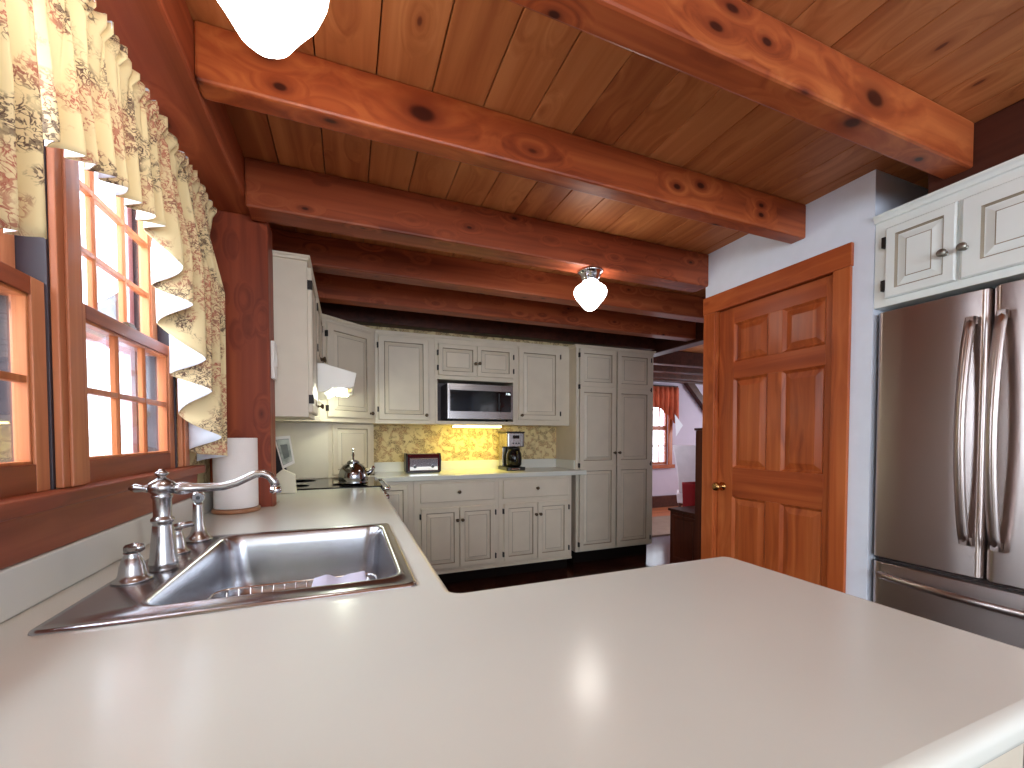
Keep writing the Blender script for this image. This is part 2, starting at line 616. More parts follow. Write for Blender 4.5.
def outline_slab(name, loops, z0, z1, mat, bev, loc):
    """flat slab with rounded edges from 2D loops (first outer, others holes)"""
    cu = bpy.data.curves.new(name, 'CURVE')
    cu.dimensions = '2D'
    cu.fill_mode = 'BOTH'
    cu.extrude = (z1 - z0) / 2 - bev
    cu.bevel_depth = bev
    cu.bevel_resolution = 4
    cu.offset = -bev
    for lp in loops:
        sp = cu.splines.new('POLY')
        sp.points.add(len(lp) - 1)
        for k, p in enumerate(lp):
            sp.points[k].co = (p[0], p[1], 0, 1)
        sp.use_cyclic_u = True
    tmp = bpy.data.objects.new('tmp', cu)
    COL.objects.link(tmp)
    tmp.location = (0, 0, 0)
    dg = bpy.context.evaluated_depsgraph_get()
    me = bpy.data.meshes.new_from_object(tmp.evaluated_get(dg))
    bpy.data.objects.remove(tmp)
    bpy.data.curves.remove(cu)
    me.name = name
    for vtx in me.vertices:
        vtx.co.z += (z0 + z1) / 2
        vtx.co -= Vector(loc)
    me.materials.clear()
    me.materials.append(mat)
    for p in me.polygons:
        p.material_index = 0
        p.use_smooth = True
    o = bpy.data.objects.new(name, me)
    COL.objects.link(o)
    o.location = loc
    wnm = o.modifiers.new('weighted', 'WEIGHTED_NORMAL')
    wnm.weight = 100
    return o


def arc(cx, cy, r, a0, a1, n=8):
    return [(cx + r * math.cos(math.radians(a0 + (a1 - a0) * k / n)), cy + r * math.sin(math.radians(a0 + (a1 - a0) * k / n))) for k in range(n + 1)]


# ================================================================== SETTING
CEIL = 2.204
WX = -0.515          # inner face of the window wall
FY = 3.62            # far kitchen wall
DX = 1.95            # wall with the closet door


def struct(mb, name, bevel=0.0):
    o = mb.build(name, bevel=bevel)
    o['kind'] = 'structure'
    return o


struct(MB().box((WX - .12, -3.12, -.05), (7.0, 3.9, 0), M['floor']), 'floor')
struct(MB().box((2.75, 3.9, -.05), (7.0, 5.6, 0.0), M['floor_far']), 'floor_far_room')

cb = MB()
x = 0.089 - 0.163 * 5
while x < 7.0:
    cb.box((x + 0.0018, -3.1, CEIL), (x + 0.163 - 0.0018, 5.6, CEIL + 0.02), M['ceiling'])
    x += 0.163
cb.box((-0.74, -3.12, CEIL + 0.021), (7.1, 5.6, CEIL + 0.05), M['dark_wood'])
struct(cb, 'ceiling', 0.002)

# window wall with two openings near the sink and one further back, behind the viewer
W1 = (0.42, 1.050)
W2 = (1.122, 1.655)
WZ = (1.048, 1.93)
WD = (-2.2, -0.8)
wl = MB()
ox = WX - 0.12
ys = [-3.12, WD[0], WD[1], W1[0], W1[1], W2[0], W2[1], FY + .12]
for k in range(0, 7):
    if k in (1, 3, 5):
        wl.box((ox, ys[k], 0), (WX, ys[k + 1], WZ[0]), M['wallpaper'])
        wl.box((ox, ys[k], WZ[1]), (WX, ys[k + 1], CEIL), M['wallpaper'])
    else:
        wl.box((ox, ys[k], 0), (WX, ys[k + 1], CEIL), M['wallpaper'])
struct(wl, 'wall_left')
struct(MB().box((WX - .12, FY, 0), (2.86, FY + .12, CEIL), M['wallpaper']), 'wall_far')
# back wall, behind the viewer, with its wide window opening
wb = MB()
wb.box((WX - .12, -3.12, 0), (-0.4, -3.0, CEIL), M['white_wall'])
wb.box((2.2, -3.12, 0), (7.0, -3.0, CEIL), M['white_wall'])
wb.box((-0.4, -3.12, 0), (2.2, -3.0, 0.75), M['white_wall'])
wb.box((-0.4, -3.12, 2.05), (2.2, -3.0, CEIL), M['white_wall'])
struct(wb, 'wall_back')
# closet block: face with the door opening, its far end, and the side of the refrigerator recess
dw = MB()
dw.box((DX, 1.030, 0), (DX + .1, 1.160, CEIL), M['white_wall'])
dw.box((DX, 1.790, 0), (DX + .1, 1.868, CEIL), M['white_wall'])
dw.box((DX, 1.160, 1.862), (DX + .1, 1.790, CEIL), M['white_wall'])
dw.box((DX + .1, 1.030, 0), (2.75, 1.10, CEIL), M['white_wall'])
dw.box((DX + .1, 1.80, 0), (2.60, 1.868, CEIL), M['white_wall'])
dw.box((2.60, 1.10, 0), (2.75, 1.868, CEIL), M['white_wall'])
struct(dw, 'wall_closet')
struct(MB().box((2.75, -3.0, 0), (2.87, 1.10, CEIL), M['white_wall']), 'wall_recess')
struct(MB().box((2.86, FY, 0), (2.98, 4.1, CEIL), M['pale_wall']).box((2.86, 5.1, 0), (2.98, 5.6, CEIL), M['pale_wall']).box((2.86, 4.1, 0), (2.98, 5.1, .9), M['pale_wall']).box((2.86, 4.1, 1.9), (2.98, 5.1, CEIL), M['pale_wall']).box((6.5, 1.868, 0), (6.62, 2.9, CEIL), M['pale_wall']).box((6.5, 4.7, 0), (6.62, 5.6, CEIL), M['pale_wall']).box((6.5, 2.9, 0), (6.62, 4.7, .75), M['pale_wall']).box((6.5, 2.9, 1.95), (6.62, 4.7, CEIL), M['pale_wall'])
       .box((2.75, 1.75, 0), (6.62, 1.868, CEIL), M['pale_wall']), 'wall_side')  # far room side openings added so the fill lights reach in
FWY = 5.44
fw = MB()
fw.box((2.98, FWY, 0), (4.45, FWY + .12, CEIL), M['pale_wall'])
fw.box((4.90, FWY, 0), (6.62, FWY + .12, CEIL), M['pale_wall'])
fw.box((4.45, FWY, 0), (4.90, FWY + .12, .70), M['pale_wall'])
fw.box((4.45, FWY, 1.88), (4.90, FWY + .12, CEIL), M['pale_wall'])
struct(fw, 'wall_far_room')
struct(MB().box((2.98, FWY - .025, 0), (6.5, FWY, .19), M['dark_wood_y']), 'baseboard_far_room', 0.004)
struct(MB().box((3.2, 3.85, 0.001), (4.6, 4.75, 0.012), M['rug']), 'rug_tmp')
rug = bpy.data.objects['rug_tmp']
rug.name = 'area_rug'
del rug['kind']
tag(rug, 'beige rug on the floor beyond the tall pantry cabinet', 'rug')


def beam(lo, hi, mat, label, bevel=0.008, group='exposed ceiling beams'):
    o = MB().box(lo, hi, mat).build('ceiling_beam', bevel=bevel, seg=2)
    return tag(o, label, 'beam', group, 'thing')


beam((-0.3515, 0.757, 2.051), (1.968, 0.834, CEIL - .001), M['beam_x'], 'thick pine ceiling beam ending above the refrigerator cabinets')
beam((-0.3515, 1.296, 2.051), (1.9495, 1.366, CEIL - .001), M['beam_x'], 'glossy orange pine beam with large dark knot, ending at wall above the closet door')
beam((-0.3515, 1.85, 2.019), (1.962, 1.968, CEIL - .001), M['beam_k'], 'pine ceiling beam that carries the far globe lamp')
beam((-0.3515, 2.42, 2.045), (2.98, 2.53, CEIL - .001), M['beam_k'], 'knotty pine beam next behind the lamp beam')
beam((-0.3515, 2.96, 2.045), (2.98, 3.07, CEIL - .001), M['beam_k'], 'pine beam just in front of the far wall cabinets')
beam((-0.3515, 3.50, 2.055), (2.98, 3.61, CEIL - .001), M['dark_wood_y'], 'beam against the far wallpapered wall, shade put into its dark colour')  # dark wood colour holds the shade along the wall
beam((WX + .001, -3.0, 2.051), (-0.352, FY, CEIL - .001), M['beam_y'], 'long pine plate beam running above the sink window curtains')
beam((1.968, -3.0, 2.02), (2.12, 0.88, CEIL - .001), M['dark_wood_y'], 'cross girder above the refrigerator cabinet into which the thick beam runs')  # dark wood colour holds the shadow above the cabinet
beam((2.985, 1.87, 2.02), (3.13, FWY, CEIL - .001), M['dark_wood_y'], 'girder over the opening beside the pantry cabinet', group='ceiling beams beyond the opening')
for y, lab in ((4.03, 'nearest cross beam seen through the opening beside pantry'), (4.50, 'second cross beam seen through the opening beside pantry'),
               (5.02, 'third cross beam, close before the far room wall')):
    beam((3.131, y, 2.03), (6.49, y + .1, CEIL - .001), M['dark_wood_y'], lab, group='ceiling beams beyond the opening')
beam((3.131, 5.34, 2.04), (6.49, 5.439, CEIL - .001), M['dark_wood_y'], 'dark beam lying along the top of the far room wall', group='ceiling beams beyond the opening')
br = MB().prism([(5.20, 2.039), (5.36, 2.039), (5.90, 1.45), (5.82, 1.40)], 5.34, 5.43, M['dark_wood_y'], 'y').build('corner_brace', bevel=0.004)
tag(br, 'slanting dark wooden brace below the beam on far room wall', 'brace')

# corner post
post = MB().box((WX + .001, 1.985, 0.0), (-0.299, 2.115, 2.050), M['post_z']).build('wooden_post', bevel=0.006)
tag(post, 'reddish knotty pine post between the sink window and wall cabinets', 'post', kind='thing')


# ------------------------------------------------------------------ windows over the sink
def sash(name, parent, y0, y1, z0, z1, xc, cols, rows, top, bot, stile=0.036, t=0.030):
    mb = MB()
    a, b = xc - t / 2, xc + t / 2
    mb.box((a, y0, z0), (b, y0 + stile, z1), M['trim_z'])
    mb.box((a, y1 - stile, z0), (b, y1, z1), M['trim_z'])
    mb.box((a, y0 + stile, z0), (b, y1 - stile, z0 + bot), M['trim_y'])
    mb.box((a, y0 + stile, z1 - top), (b, y1 - stile, z1), M['trim_y'])
    gy0, gy1, gz0, gz1 = y0 + stile, y1 - stile, z0 + bot, z1 - top
    m = 0.0065
    for k in range(1, cols):
        yc = gy0 + (gy1 - gy0) * k / cols
        mb.prism([(a + .009, yc - m), (b - .010, yc - m), (b - .005, yc - .003), (b - .005, yc + .003), (b - .010, yc + m), (a + .009, yc + m)], gz0, gz1, M['sash_z'])
    for k in range(1, rows):
        zc = gz0 + (gz1 - gz0) * k / rows
        mb.box((a + .009, gy0, zc - m), (b - .006, gy1, zc + m), M['sash_z'])
    # glazing bead round the glass
    for (p, q) in (((a + .006, gy0, gz0), (b - .004, gy0 + .007, gz1)), ((a + .006, gy1 - .007, gz0), (b - .004, gy1, gz1)),
                   ((a + .006, gy0, gz0), (b - .004, gy1, gz0 + .006)), ((a + .006, gy0, gz1 - .006), (b - .004, gy1, gz1))):
        mb.box(p, q, M['sash_z'])
    s = mb.build(name, parent, bevel=0.0015)
    MB().box((xc - .0015, gy0 + .001, gz0 + .001), (xc + .0015, gy1 - .001, gz1 - .001), M['glass']).build('window_pane', s)
    return s


def sink_window(name, y0, y1):
    w = thing(name, (WX, (y0 + y1) / 2, WZ[0]), None, None, kind='structure')
    fr = MB()
    xo, xi = WX - .118, WX + .0004
    fr.box((xo, y0 + .0005, WZ[0] + .001), (xi, y0 + .010, WZ[1] - .001), M['storm'])
    fr.box((xo, y1 - .010, WZ[0] + .001), (xi, y1 - .0005, WZ[1] - .001), M['storm'])
    fr.box((xo, y0 + .010, WZ[1] - .015), (xi, y1 - .010, WZ[1] - .001), M['trim_y'])
    fr.box((xo, y0 + .010, WZ[0] + .001), (xi - .055, y1 - .010, WZ[0] + .014), M['outer_trim'])
    fr.build('window_frame', w, 0.001)
    # outer storm frame
    st = MB()
    for yy in (y0 + .0105, y1 - .040):
        st.box((xo + .002, yy, WZ[0] + .014), (xo + .020, yy + .029, WZ[1] - .016), M['outer_trim'])
    st.box((xo + .003, y0 + .04, 1.40), (xo + .018, y1 - .04, 1.425), M['outer_trim'])
    st.build('storm_frame', w, 0.001)
    sash('lower_sash', w, y0 + .011, y1 - .011, WZ[0] + .001, 1.432, WX - .018, 3, 2, .032, .05)
    sash('upper_sash', w, y0 + .011, y1 - .011, 1.402, WZ[1] - .016, WX - .056, 3, 3, .035, .028)
    lk = MB().box((WX - .034, (y0 + y1) / 2 - .02, 1.4325), (WX - .006, (y0 + y1) / 2 + .02, 1.438), M['bronze'])
    lk.box((WX - .026, (y0 + y1) / 2 - .006, 1.438), (WX - .012, (y0 + y1) / 2 + .028, 1.447), M['bronze'])
    lk.build('sash_lock', w, 0.001)


sink_window('window_1', *W1)
sink_window('window_2', *W2)
# casings, mullion, stool and apron
tr = MB()
tr.box((WX + .0008, W1[1] - .005, WZ[0] + .003), (WX + .013, W2[0] + .003, WZ[1] + .02), M['trim_z'])
tr.box((WX + .013, W1[1] + .014, WZ[0] + .003), (WX + .019, W2[0] - .016, WZ[1] + .02), M['trim_z'])
struct(tr, 'trim_1', 0.002)
tr = MB()
tr.box((WX + .0005, W2[1] + .001, WZ[0] + .003), (WX + .013, W2[1] + .055, WZ[1] + .02), M['trim_z'])
tr.box((WX + .013, W2[1] + .012, WZ[0] + .003), (WX + .019, W2[1] + .047, WZ[1] + .02), M['trim_z'])
struct(tr, 'trim_2', 0.002)
tr = MB()
tr.box((WX + .0005, W1[0] - .06, WZ[0] + .003), (WX + .015, W1[0] - .001, WZ[1] + .02), M['trim_z'])
tr.box((WX + .0005, W1[0] - .06, WZ[1] + .021), (WX + .015, W2[1] + .055, WZ[1] + .08), M['trim_y'])
struct(tr, 'trim_3', 0.002)
tr = MB()
tr.box((WX - .035, W1[0] - .09, WZ[0] - .026), (-0.474, W2[1] + .13, WZ[0] + .0015), M['trim_y'])
tr.box((WX + .0005, W1[0] - .09, 0.942), (-0.499, W2[1] + .13, WZ[0] - .027), M['trim_y'])
struct(tr, 'trim_4', 0.004)

# daytime outside: snowy yard, a trunk or two, an added grey wing in place of glass reflections
struct(MB().box((-40, -30, -0.62), (WX - .3, 40, -0.6), M['snow']), 'ground')
for (tx, ty, r, lab) in ((-5.2, 7.6, .13, 'grey tree trunk outside the sink window, the nearer one'), (-9.5, 17.0, .2, 'grey tree trunk far outside the sink window')):
    t = thing('tree', (tx, ty, -.6), lab, 'tree', 'bare trees outside the window')
    MB().tube([(tx, ty, -.6), (tx + .05, ty, 1.5), (tx - .04, ty + .1, 3.6), (tx + .1, ty, 6)], [r, r * .8, r * .65, r * .4], M['bark'], 10).build('trunk', t)
    for k in range(5):
        a = k * 1.3
        z = 1.7 + .6 * k
        MB().tube([(tx, ty, z), (tx + .7 * math.cos(a), ty + .7 * math.sin(a), z + .5), (tx + 1.5 * math.cos(a), ty + 1.5 * math.sin(a), z + 1.2)],
                  [r * .35, r * .25, r * .08], M['bark'], 8).build('branch', t)

hw = thing('added_wing', (-1.6, 7.2, -.6), 'added grey clapboard wing standing in for grey reflections in the sink window panes', 'building')
mb = MB()
for k in range(26):
    z = -.6 + k * .12
    mb.prism([(-2.40, z), (-2.425, z), (-2.405, z + .118), (-2.38, z + .118)], 6.4, 9.4, M['siding'], 'y')
    mb.prism([(6.40, z), (6.375, z), (6.395, z + .118), (6.42, z + .118)], -2.40, -.75, M['siding'], 'x')
mb.box((-2.38, 6.42, -.6), (-.75, 9.4, 2.52), M['siding'])
mb.build('wall', hw)
MB().prism([(-2.7, 2.50), (-1.57, 3.35), (-.45, 2.50), (-.45, 2.58), (-1.57, 3.45), (-2.7, 2.58)], 6.1, 9.6, M['storm'], 'y').build('roof', hw)

# ------------------------------------------------------------------ door 1 (six panel closet door)
d1 = thing('door_1', (DX, 1.475, 0), None, None, kind='structure')
cs = MB()
for (a, b) in ((1.104, 1.170), (1.785, 1.864)):
    cs.box((DX - .018, a, 0), (DX - .0005, b, 1.852), M['door_z'])
cs.box((DX - .020, 1.100, 1.852), (DX - .0005, 1.867, 1.948), M['door_y'])
cs.box((DX - .0005, 1.161, 0), (DX + .1, 1.166, 1.861), M['door_z'])
cs.box((DX - .0005, 1.784, 0), (DX + .1, 1.7895, 1.861), M['door_z'])
cs.box((DX - .0005, 1.161, 1.855), (DX + .1, 1.789, 1.861), M['door_y'])
cs.build('casing', d1, 0.003)
lf = MB()
lx0, lx1 = DX + .016, DX + .050
cols = ((1.214, 1.412), (1.487, 1.685))
rows = ((0.20, 0.822), (0.98, 1.466), (1.556, 1.766))
L0, L1, LT = 1.169, 1.781, 1.852
ye = [L0, cols[0][0], cols[0][1], cols[1][0], cols[1][1], L1]
for k in (0, 4):
    lf.box((lx0, ye[k], 0.01), (lx1, ye[k + 1], LT), M['door_z'])
zz = [0.01, rows[0][0], rows[0][1], rows[1][0], rows[1][1], rows[2][0], rows[2][1], LT]
for k in (0, 2, 4, 6):
    lf.box((lx0, ye[1], zz[k]), (lx1, ye[4], zz[k + 1]), M['door_y'])
for k in (1, 3, 5):
    lf.box((lx0, ye[2], zz[k]), (lx1, ye[3], zz[k + 1]), M['door_z'])
for (a, b) in cols:
    for (c, d) in rows:
        m = M['door_z']
        lf.panel((lx0, b, c), (0, -1, 0), b - a, d - c, (-1, 0, 0),
                 [(0, -.03, m), (0, 0, m), (.010, -.010, m), (.013, -.013, m), (.040, -.004, m), (.041, -.003, m)])
leaf = lf.build('door_leaf', d1, 0.0015)
kn = MB()
kR = [[(DX + .012 - dx, 1.745 + r * math.cos(2 * PI * j / 20), .870 + r * math.sin(2 * PI * j / 20)) for j in range(20)]
      for (r, dx) in ((.024, 0), (.024, .004), (.010, .007), (.009, .026), (.020, .034), (.025, .045), (.022, .056), (.010, .062))]
kn.rings(kR, M['brass'], True, True, True)
o = kn.build('door_knob', leaf)
o['label'] = 'round brass knob'

# far room window
w3 = thing('window_3', (4.675, FWY, .7), None, None, kind='structure')
f3 = MB()
for (a, b) in ((4.38, 4.449), (4.901, 4.97)):
    f3.box((a, FWY - .03, .64), (b, FWY - .001, 1.95), M['door_z'])
f3.box((4.45, FWY - .03, 1.88), (4.90, FWY - .001, 1.95), M['door_y'])
f3.box((4.34, FWY - .06, .64), (5.0, FWY - .03, .70), M['door_y'])
f3.build('window_frame', w3, 0.003)
for nm, z0, z1 in (('lower_sash', .701, 1.29), ('upper_sash', 1.29, 1.879)):
    s3 = MB()
    for (a, b) in ((4.451, 4.48), (4.87, 4.899)):
        s3.box((a, FWY + .02, z0), (b, FWY + .05, z1), M['door_z'])
    for (a, b) in ((z0, z0 + .04), (z1 - .03, z1)):
        s3.box((4.48, FWY + .02, a), (4.87, FWY + .05, b), M['door_z'])
    for yy in (4.605, 4.74):
        s3.box((yy, FWY + .025, z0 + .04), (yy + .014, FWY + .045, z1 - .03), M['door_z'])
    s3.box((4.48, FWY + .025, (z0 + z1) / 2), (4.87, FWY + .045, (z0 + z1) / 2 + .014), M['door_z'])
    so = s3.build(nm, w3, 0.001)
    MB().box((4.481, FWY + .033, z0 + .041), (4.869, FWY + .036, z1 - .031), M['glass']).build('window_pane', so)


# ================================================================== CURTAINS
def lerp(a, b, t):
    return a + (b - a) * t


def interp(tab, x):
    if x <= tab[0][0]:
        return tab[0][1]
    for (a, va), (b, vb) in zip(tab, tab[1:]):
        if x <= b:
            return lerp(va, vb, (x - a) / (b - a))
    return tab[-1][1]


def valance(y0, y1, hem, amp, wl, label, per=10, ztop=1.968, xc=-0.444):
    """gathered cloth: zigzag in plan, hem height follows hem(y)"""
    mb = MB()
    # path along the cloth
    ys = [y0]
    phase = [0.0]
    y = y0
    while y < y1:
        w = interp(wl, y)
        dy = w / per
        y += dy
        phase.append(phase[-1] + 1.0 / per)
        ys.append(min(y, y1))
    rows = 26
    grid = []
    for r in range(rows + 1):
        t = r / rows
        line = []
        for k, (yy, ph) in enumerate(zip(ys, phase)):
            h = interp(hem, yy)
            rz = 1.93
            if r == 0:
                z = ztop + .006 * math.sin(ph * 7.1)
            elif r == 1:
                z = lerp(ztop, rz, .5)
            elif r == 2:
                z = rz
            else:
                z = lerp(rz, h, (t - 2 / rows) / (1 - 2 / rows))
            tt = max(0.0, (rz - z) / 0.45)
            p2 = (ph * .5 + .13 * math.sin(ph * 1.7)) % 1.0
            tri = 1 - abs(2 * p2 - 1) * 2
            sn = math.sin(2 * PI * ph) * .5 + .5 * math.sin(2 * PI * ph * .47 + 1)
            a = interp(amp, yy)
            if r <= 1:
                xoff = .016 * math.sin(2 * PI * ph * 1.0) + .004 * math.sin(ph * 9)
            elif r == 2:
                xoff = .004 * math.sin(2 * PI * ph)
            else:
                g = min(1.0, tt * 1.6)
                q = math.sin(PI * .5 * tri) * .5 + tri * .5
                xoff = lerp(.010 * sn, a * q, g)
            yo = .006 * math.sin(2 * PI * ph * .5 + 2 * t)
            line.append((xc + xoff, yy + yo, z))
        grid.append(line)
    n = len(ys)
    base = 0
    for line in grid:
        mb.v += line
    for r in range(rows):
        for k in range(n - 1):
            a = r * n + k
            mb.face((a, a + 1, a + n + 1, a + n), M['cloth'], True)
    me_mats = [M['cloth'], M['lining']]
    loc = (xc, (y0 + y1) / 2, ztop)
    me = bpy.data.meshes.new('curtain_valance')
    me.from_pydata([tuple(Vector(p) - Vector(loc)) for p in mb.v], [], mb.f)
    for m in me_mats:
        me.materials.append(m)
    for p in me.polygons:
        p.use_smooth = True
    me.update()
    if me.polygons[0].normal.x < 0:
        me.flip_normals()
    o = bpy.data.objects.new('curtain_valance', me)
    COL.objects.link(o)
    o.location = loc
    sd = o.modifiers.new('thickness', 'SOLIDIFY')
    sd.thickness = .0022
    sd.offset = -1
    sd.material_offset = 1
    sd.material_offset_rim = 0
    return tag(o, label, 'curtain', 'toile valances over the sink')


valance(0.885, 1.79, [(.885, 1.615), (.96, 1.64), (1.10, 1.672), (1.33, 1.676), (1.38, 1.60), (1.46, 1.47), (1.58, 1.27), (1.70, 1.09), (1.79, 1.06)],
        [(.88, .020), (1.2, .024), (1.34, .034), (1.45, .052), (1.79, .056)],
        [(.88, .028), (1.2, .028), (1.40, .032), (1.79, .044)],
        'gathered yellow toile valance over the paned window, its long zigzag tail hanging by the post')
valance(-0.35, 0.878, [(-.35, 1.65), (.45, 1.60), (.70, 1.25), (.772, 1.27), (.782, 1.43), (.878, 1.455)],
        [(-.35, .02), (.905, .016)], [(-.35, .04), (.905, .030)],
        'gathered yellow toile valance nearest the viewer, hiding the first window top')

# far room curtain (short rust curtain)
cf = thing('window_curtain', (4.9, FWY - .09, 1.95), 'short rust coloured curtain with white lining on the far room window', 'curtain')
g = MB()
n = 40
top, bot = [], []
R = []
for k in range(n + 1):
    u = k / n
    xx = lerp(4.45, 5.06, u)
    yy = FWY - .075 + .018 * math.sin(u * 40)
    zb = lerp(1.62, 1.30, max(0, (u - .35)) / .65) if u < .97 else 1.32
    R.append([(xx, yy, 1.96), (xx, yy - .004, 1.86), (xx + .0, yy - .008, zb), (xx, yy - .004, zb), (xx, yy + .002, 1.86), (xx, yy + .004, 1.96)])
g.rings(R, M['cloth_far'], True, True, True, True)
g.build('drape', cf)
MB().prism([(4.93, 1.52), (5.10, 1.34), (4.96, 1.16)], FWY - .12, FWY - .116, M['lining'], 'y').build('lining_fold', cf)
MB().box((4.36, FWY - .05, 1.93), (5.06, FWY - .031, 1.985), M['dark_wood_y']).build('valance_board', cf)

# ================================================================== COUNTERS
CT = 0.86
SX0, SX1, SY0, SY1 = -.437, .122, .806, 1.418
outer = []
outer += [(-.5145, .198)]
outer += arc(.80, .198 + .06, .06, -90, 0)
outer += arc(.86 - .03, .752 - .03, .03, 0, 90)
outer += [(.20, .752)] + arc(.20, .774, .022, -90, -180, 5)[0:]
outer += [(.178, 2.528), (-.5145, 2.528), (-.5145, 2.118), (-.298, 2.118), (-.298, 1.983), (-.5145, 1.983)]
hole = [(p[0], p[1]) for p in rrect(SX0 + .022, SX1 - .022, SY0 + .022, SY1 - .022, .03, 0)][::-1]
ct = outline_slab('countertop', [outer, hole], CT - .038, CT, M['counter'], .0145, (0, .5, CT - .038))
tag(ct, 'cream laminate worktop around the sink, turning into the wide peninsula', 'countertop')
bs = MB().box((WX + .0005, .198, CT + .0005), (-.4975, 1.984, .9415), M['counter']).build('backsplash', bevel=0.004)
tag(bs, 'low cream backsplash strip behind the faucet, under the window trim', 'backsplash', 'backsplash strips')
# far worktop
cf2 = MB()
cf2.prism([(-.14, 3.117), (.05, 3.117), (.20, 3.115), (1.925, 3.115), (1.925, 3.218), (1.884, 3.218), (1.884, 3.598), (.19, 3.598), (.19, 3.36), (-.14, 3.16)][::-1], CT - .038, CT, M['counter'])
o = cf2.build('countertop', bevel=0.006)
tag(o, 'cream worktop along the far wall under the toaster and coffee maker', 'countertop')
bs = MB().box((.20, 3.5985, CT - .02), (1.887, FY - .0005, .94), M['counter'])
bs.box((1.872, 3.25, CT + .0005), (1.887, 3.5985, .94), M['counter'])
o = bs.build('backsplash', bevel=0.003)
tag(o, 'low cream backsplash strip behind the toaster', 'backsplash', 'backsplash strips')
sp = MB().box((WX + .0005, 2.118, CT + .0005), (WX + .010, 3.18, 1.245), M['splash_panel']).build('splash_panel')
tag(sp, 'plain cream wall panel behind the stove', 'wall panel')


# ================================================================== CABINETS
def raised(parent, name, o, u, w, h, nrm, t=.018, stile=.045, knob=None, hinges=None, kmat='bronze', glz='glaze', rails=None, paint='cream'):
    """raised panel door; o lower-left corner on the cabinet face, u direction of width"""
    c, gz = M[paint], M[glz]
    ov, uv, nv = Vector(o), Vector(u).normalized(), Vector(nrm).normalized()
    mb = MB()
    st = min(stile, w * .26, h * .3)
    if name == 'drawer':
        mb.panel(o, u, w, h, nrm, [(0, .0005, c), (0, t - .004, c), (.004, t, c), (.005, t, c)])
    else:
        segs = rails or [(0, h)]
        if len(segs) == 1:
            mb.panel(o, u, w, h, nrm, [(0, .0005, c), (0, t - .005, c), (.005, t, c), (st - .002, t, c), (st, t - .003, gz), (st + .004, t - .009, gz),
                                       (st + .008, t - .009, c), (st + .030, t - .002, c), (st + .033, t - .001, gz), (st + .034, t - .001, c)])
        else:
            mb.panel(o, u, w, h, nrm, [(0, .0005, c), (0, t - .010, c), (.001, t - .010, c)])
            # frame pieces and panels
            for (a, b) in segs:
                mb.panel(ov + Vector((0, 0, a)), u, w, b - a, nrm, [(0, .001, c), (0, t - .001, c), (.001, t, c), (st - .002, t, c), (st, t - .003, gz), (st + .004, t - .009, gz),
                                                                   (st + .008, t - .009, c), (st + .030, t - .002, c), (st + .033, t - .001, gz), (st + .034, t - .001, c)])
    d = mb.build(name, parent)
    if knob:
        kk = knob if isinstance(knob[0], (tuple, list)) else [knob]
        for (ku, kz) in kk:
            p = ov + uv * ku + Vector((0, 0, kz)) + nv * t
            side = Vector((0, 0, 1)).cross(nv)
            R = [[p + nv * dx + (side * math.cos(2 * PI * j / 14) + Vector((0, 0, 1)) * math.sin(2 * PI * j / 14)) * r for j in range(14)]
                 for (r, dx) in ((.009, 0), (.009, .002), (.005, .004), (.005, .013), (.011, .018), (.014, .023), (.012, .029), (.005, .031))]
            MB().rings(R, M[kmat], True, True, True).build('knob', d)
    for hz in (hinges or []):
        hu, z = hz
        p = ov + uv * hu + Vector((0, 0, z))
        q = MB()
        s = .0055
        e1, e2 = p - uv * s - Vector((0, 0, .02)) + nv * .0005, p + uv * s + Vector((0, 0, .02)) + nv * (t + .003)
        # box aligned with the face
        aa = [e1, e1 + uv * 2 * s, e1 + uv * 2 * s + nv * (t + .003), e1 + nv * (t + .003)]
        q.rings([aa, [v + Vector((0, 0, .04)) for v in aa]], M['hinge'], True, True, True, False)
        q.build('hinge', d)
    return d


def carcase(parent, lo, hi, mat='cream', name='body', bevel=.002):
    return MB().box(lo, hi, M[mat]).build(name, parent, bevel)


def crown(parent, pts, z, h=.022, out=.014, name='crown_molding', mat='cream'):
    """moulding along a polyline of front faces; pts list of (x,y); outward = right-hand side of travel"""
    mb = MB()
    n = len(pts)
    prof = [(0, 0), (out * .45, .002), (out * .6, h * .45), (out, h * .7), (out, h), (-.004, h), (-.004, 0)]
    R = []
    for k in range(n):
        a = Vector(pts[max(k - 1, 0)])
        b = Vector(pts[min(k + 1, n - 1)])
        c = Vector(pts[k])
        if k == 0:
            d = (b - c).normalized()
            nn = Vector((d.y, -d.x))
        elif k == n - 1:
            d = (c - a).normalized()
            nn = Vector((d.y, -d.x))
        else:
            d1_, d2_ = (c - a).normalized(), (b - c).normalized()
            n1, n2 = Vector((d1_.y, -d1_.x)), Vector((d2_.y, -d2_.x))
            nn = (n1 + n2)
            nn = nn / max(.3, nn.dot(n1))
        R.append([(c.x + nn.x * p[0], c.y + nn.y * p[0], z + p[1]) for p in prof])
    mb.rings(R, M[mat], True, True, True, False)
    return mb.build(name, parent)


X1 = (1, 0, 0)
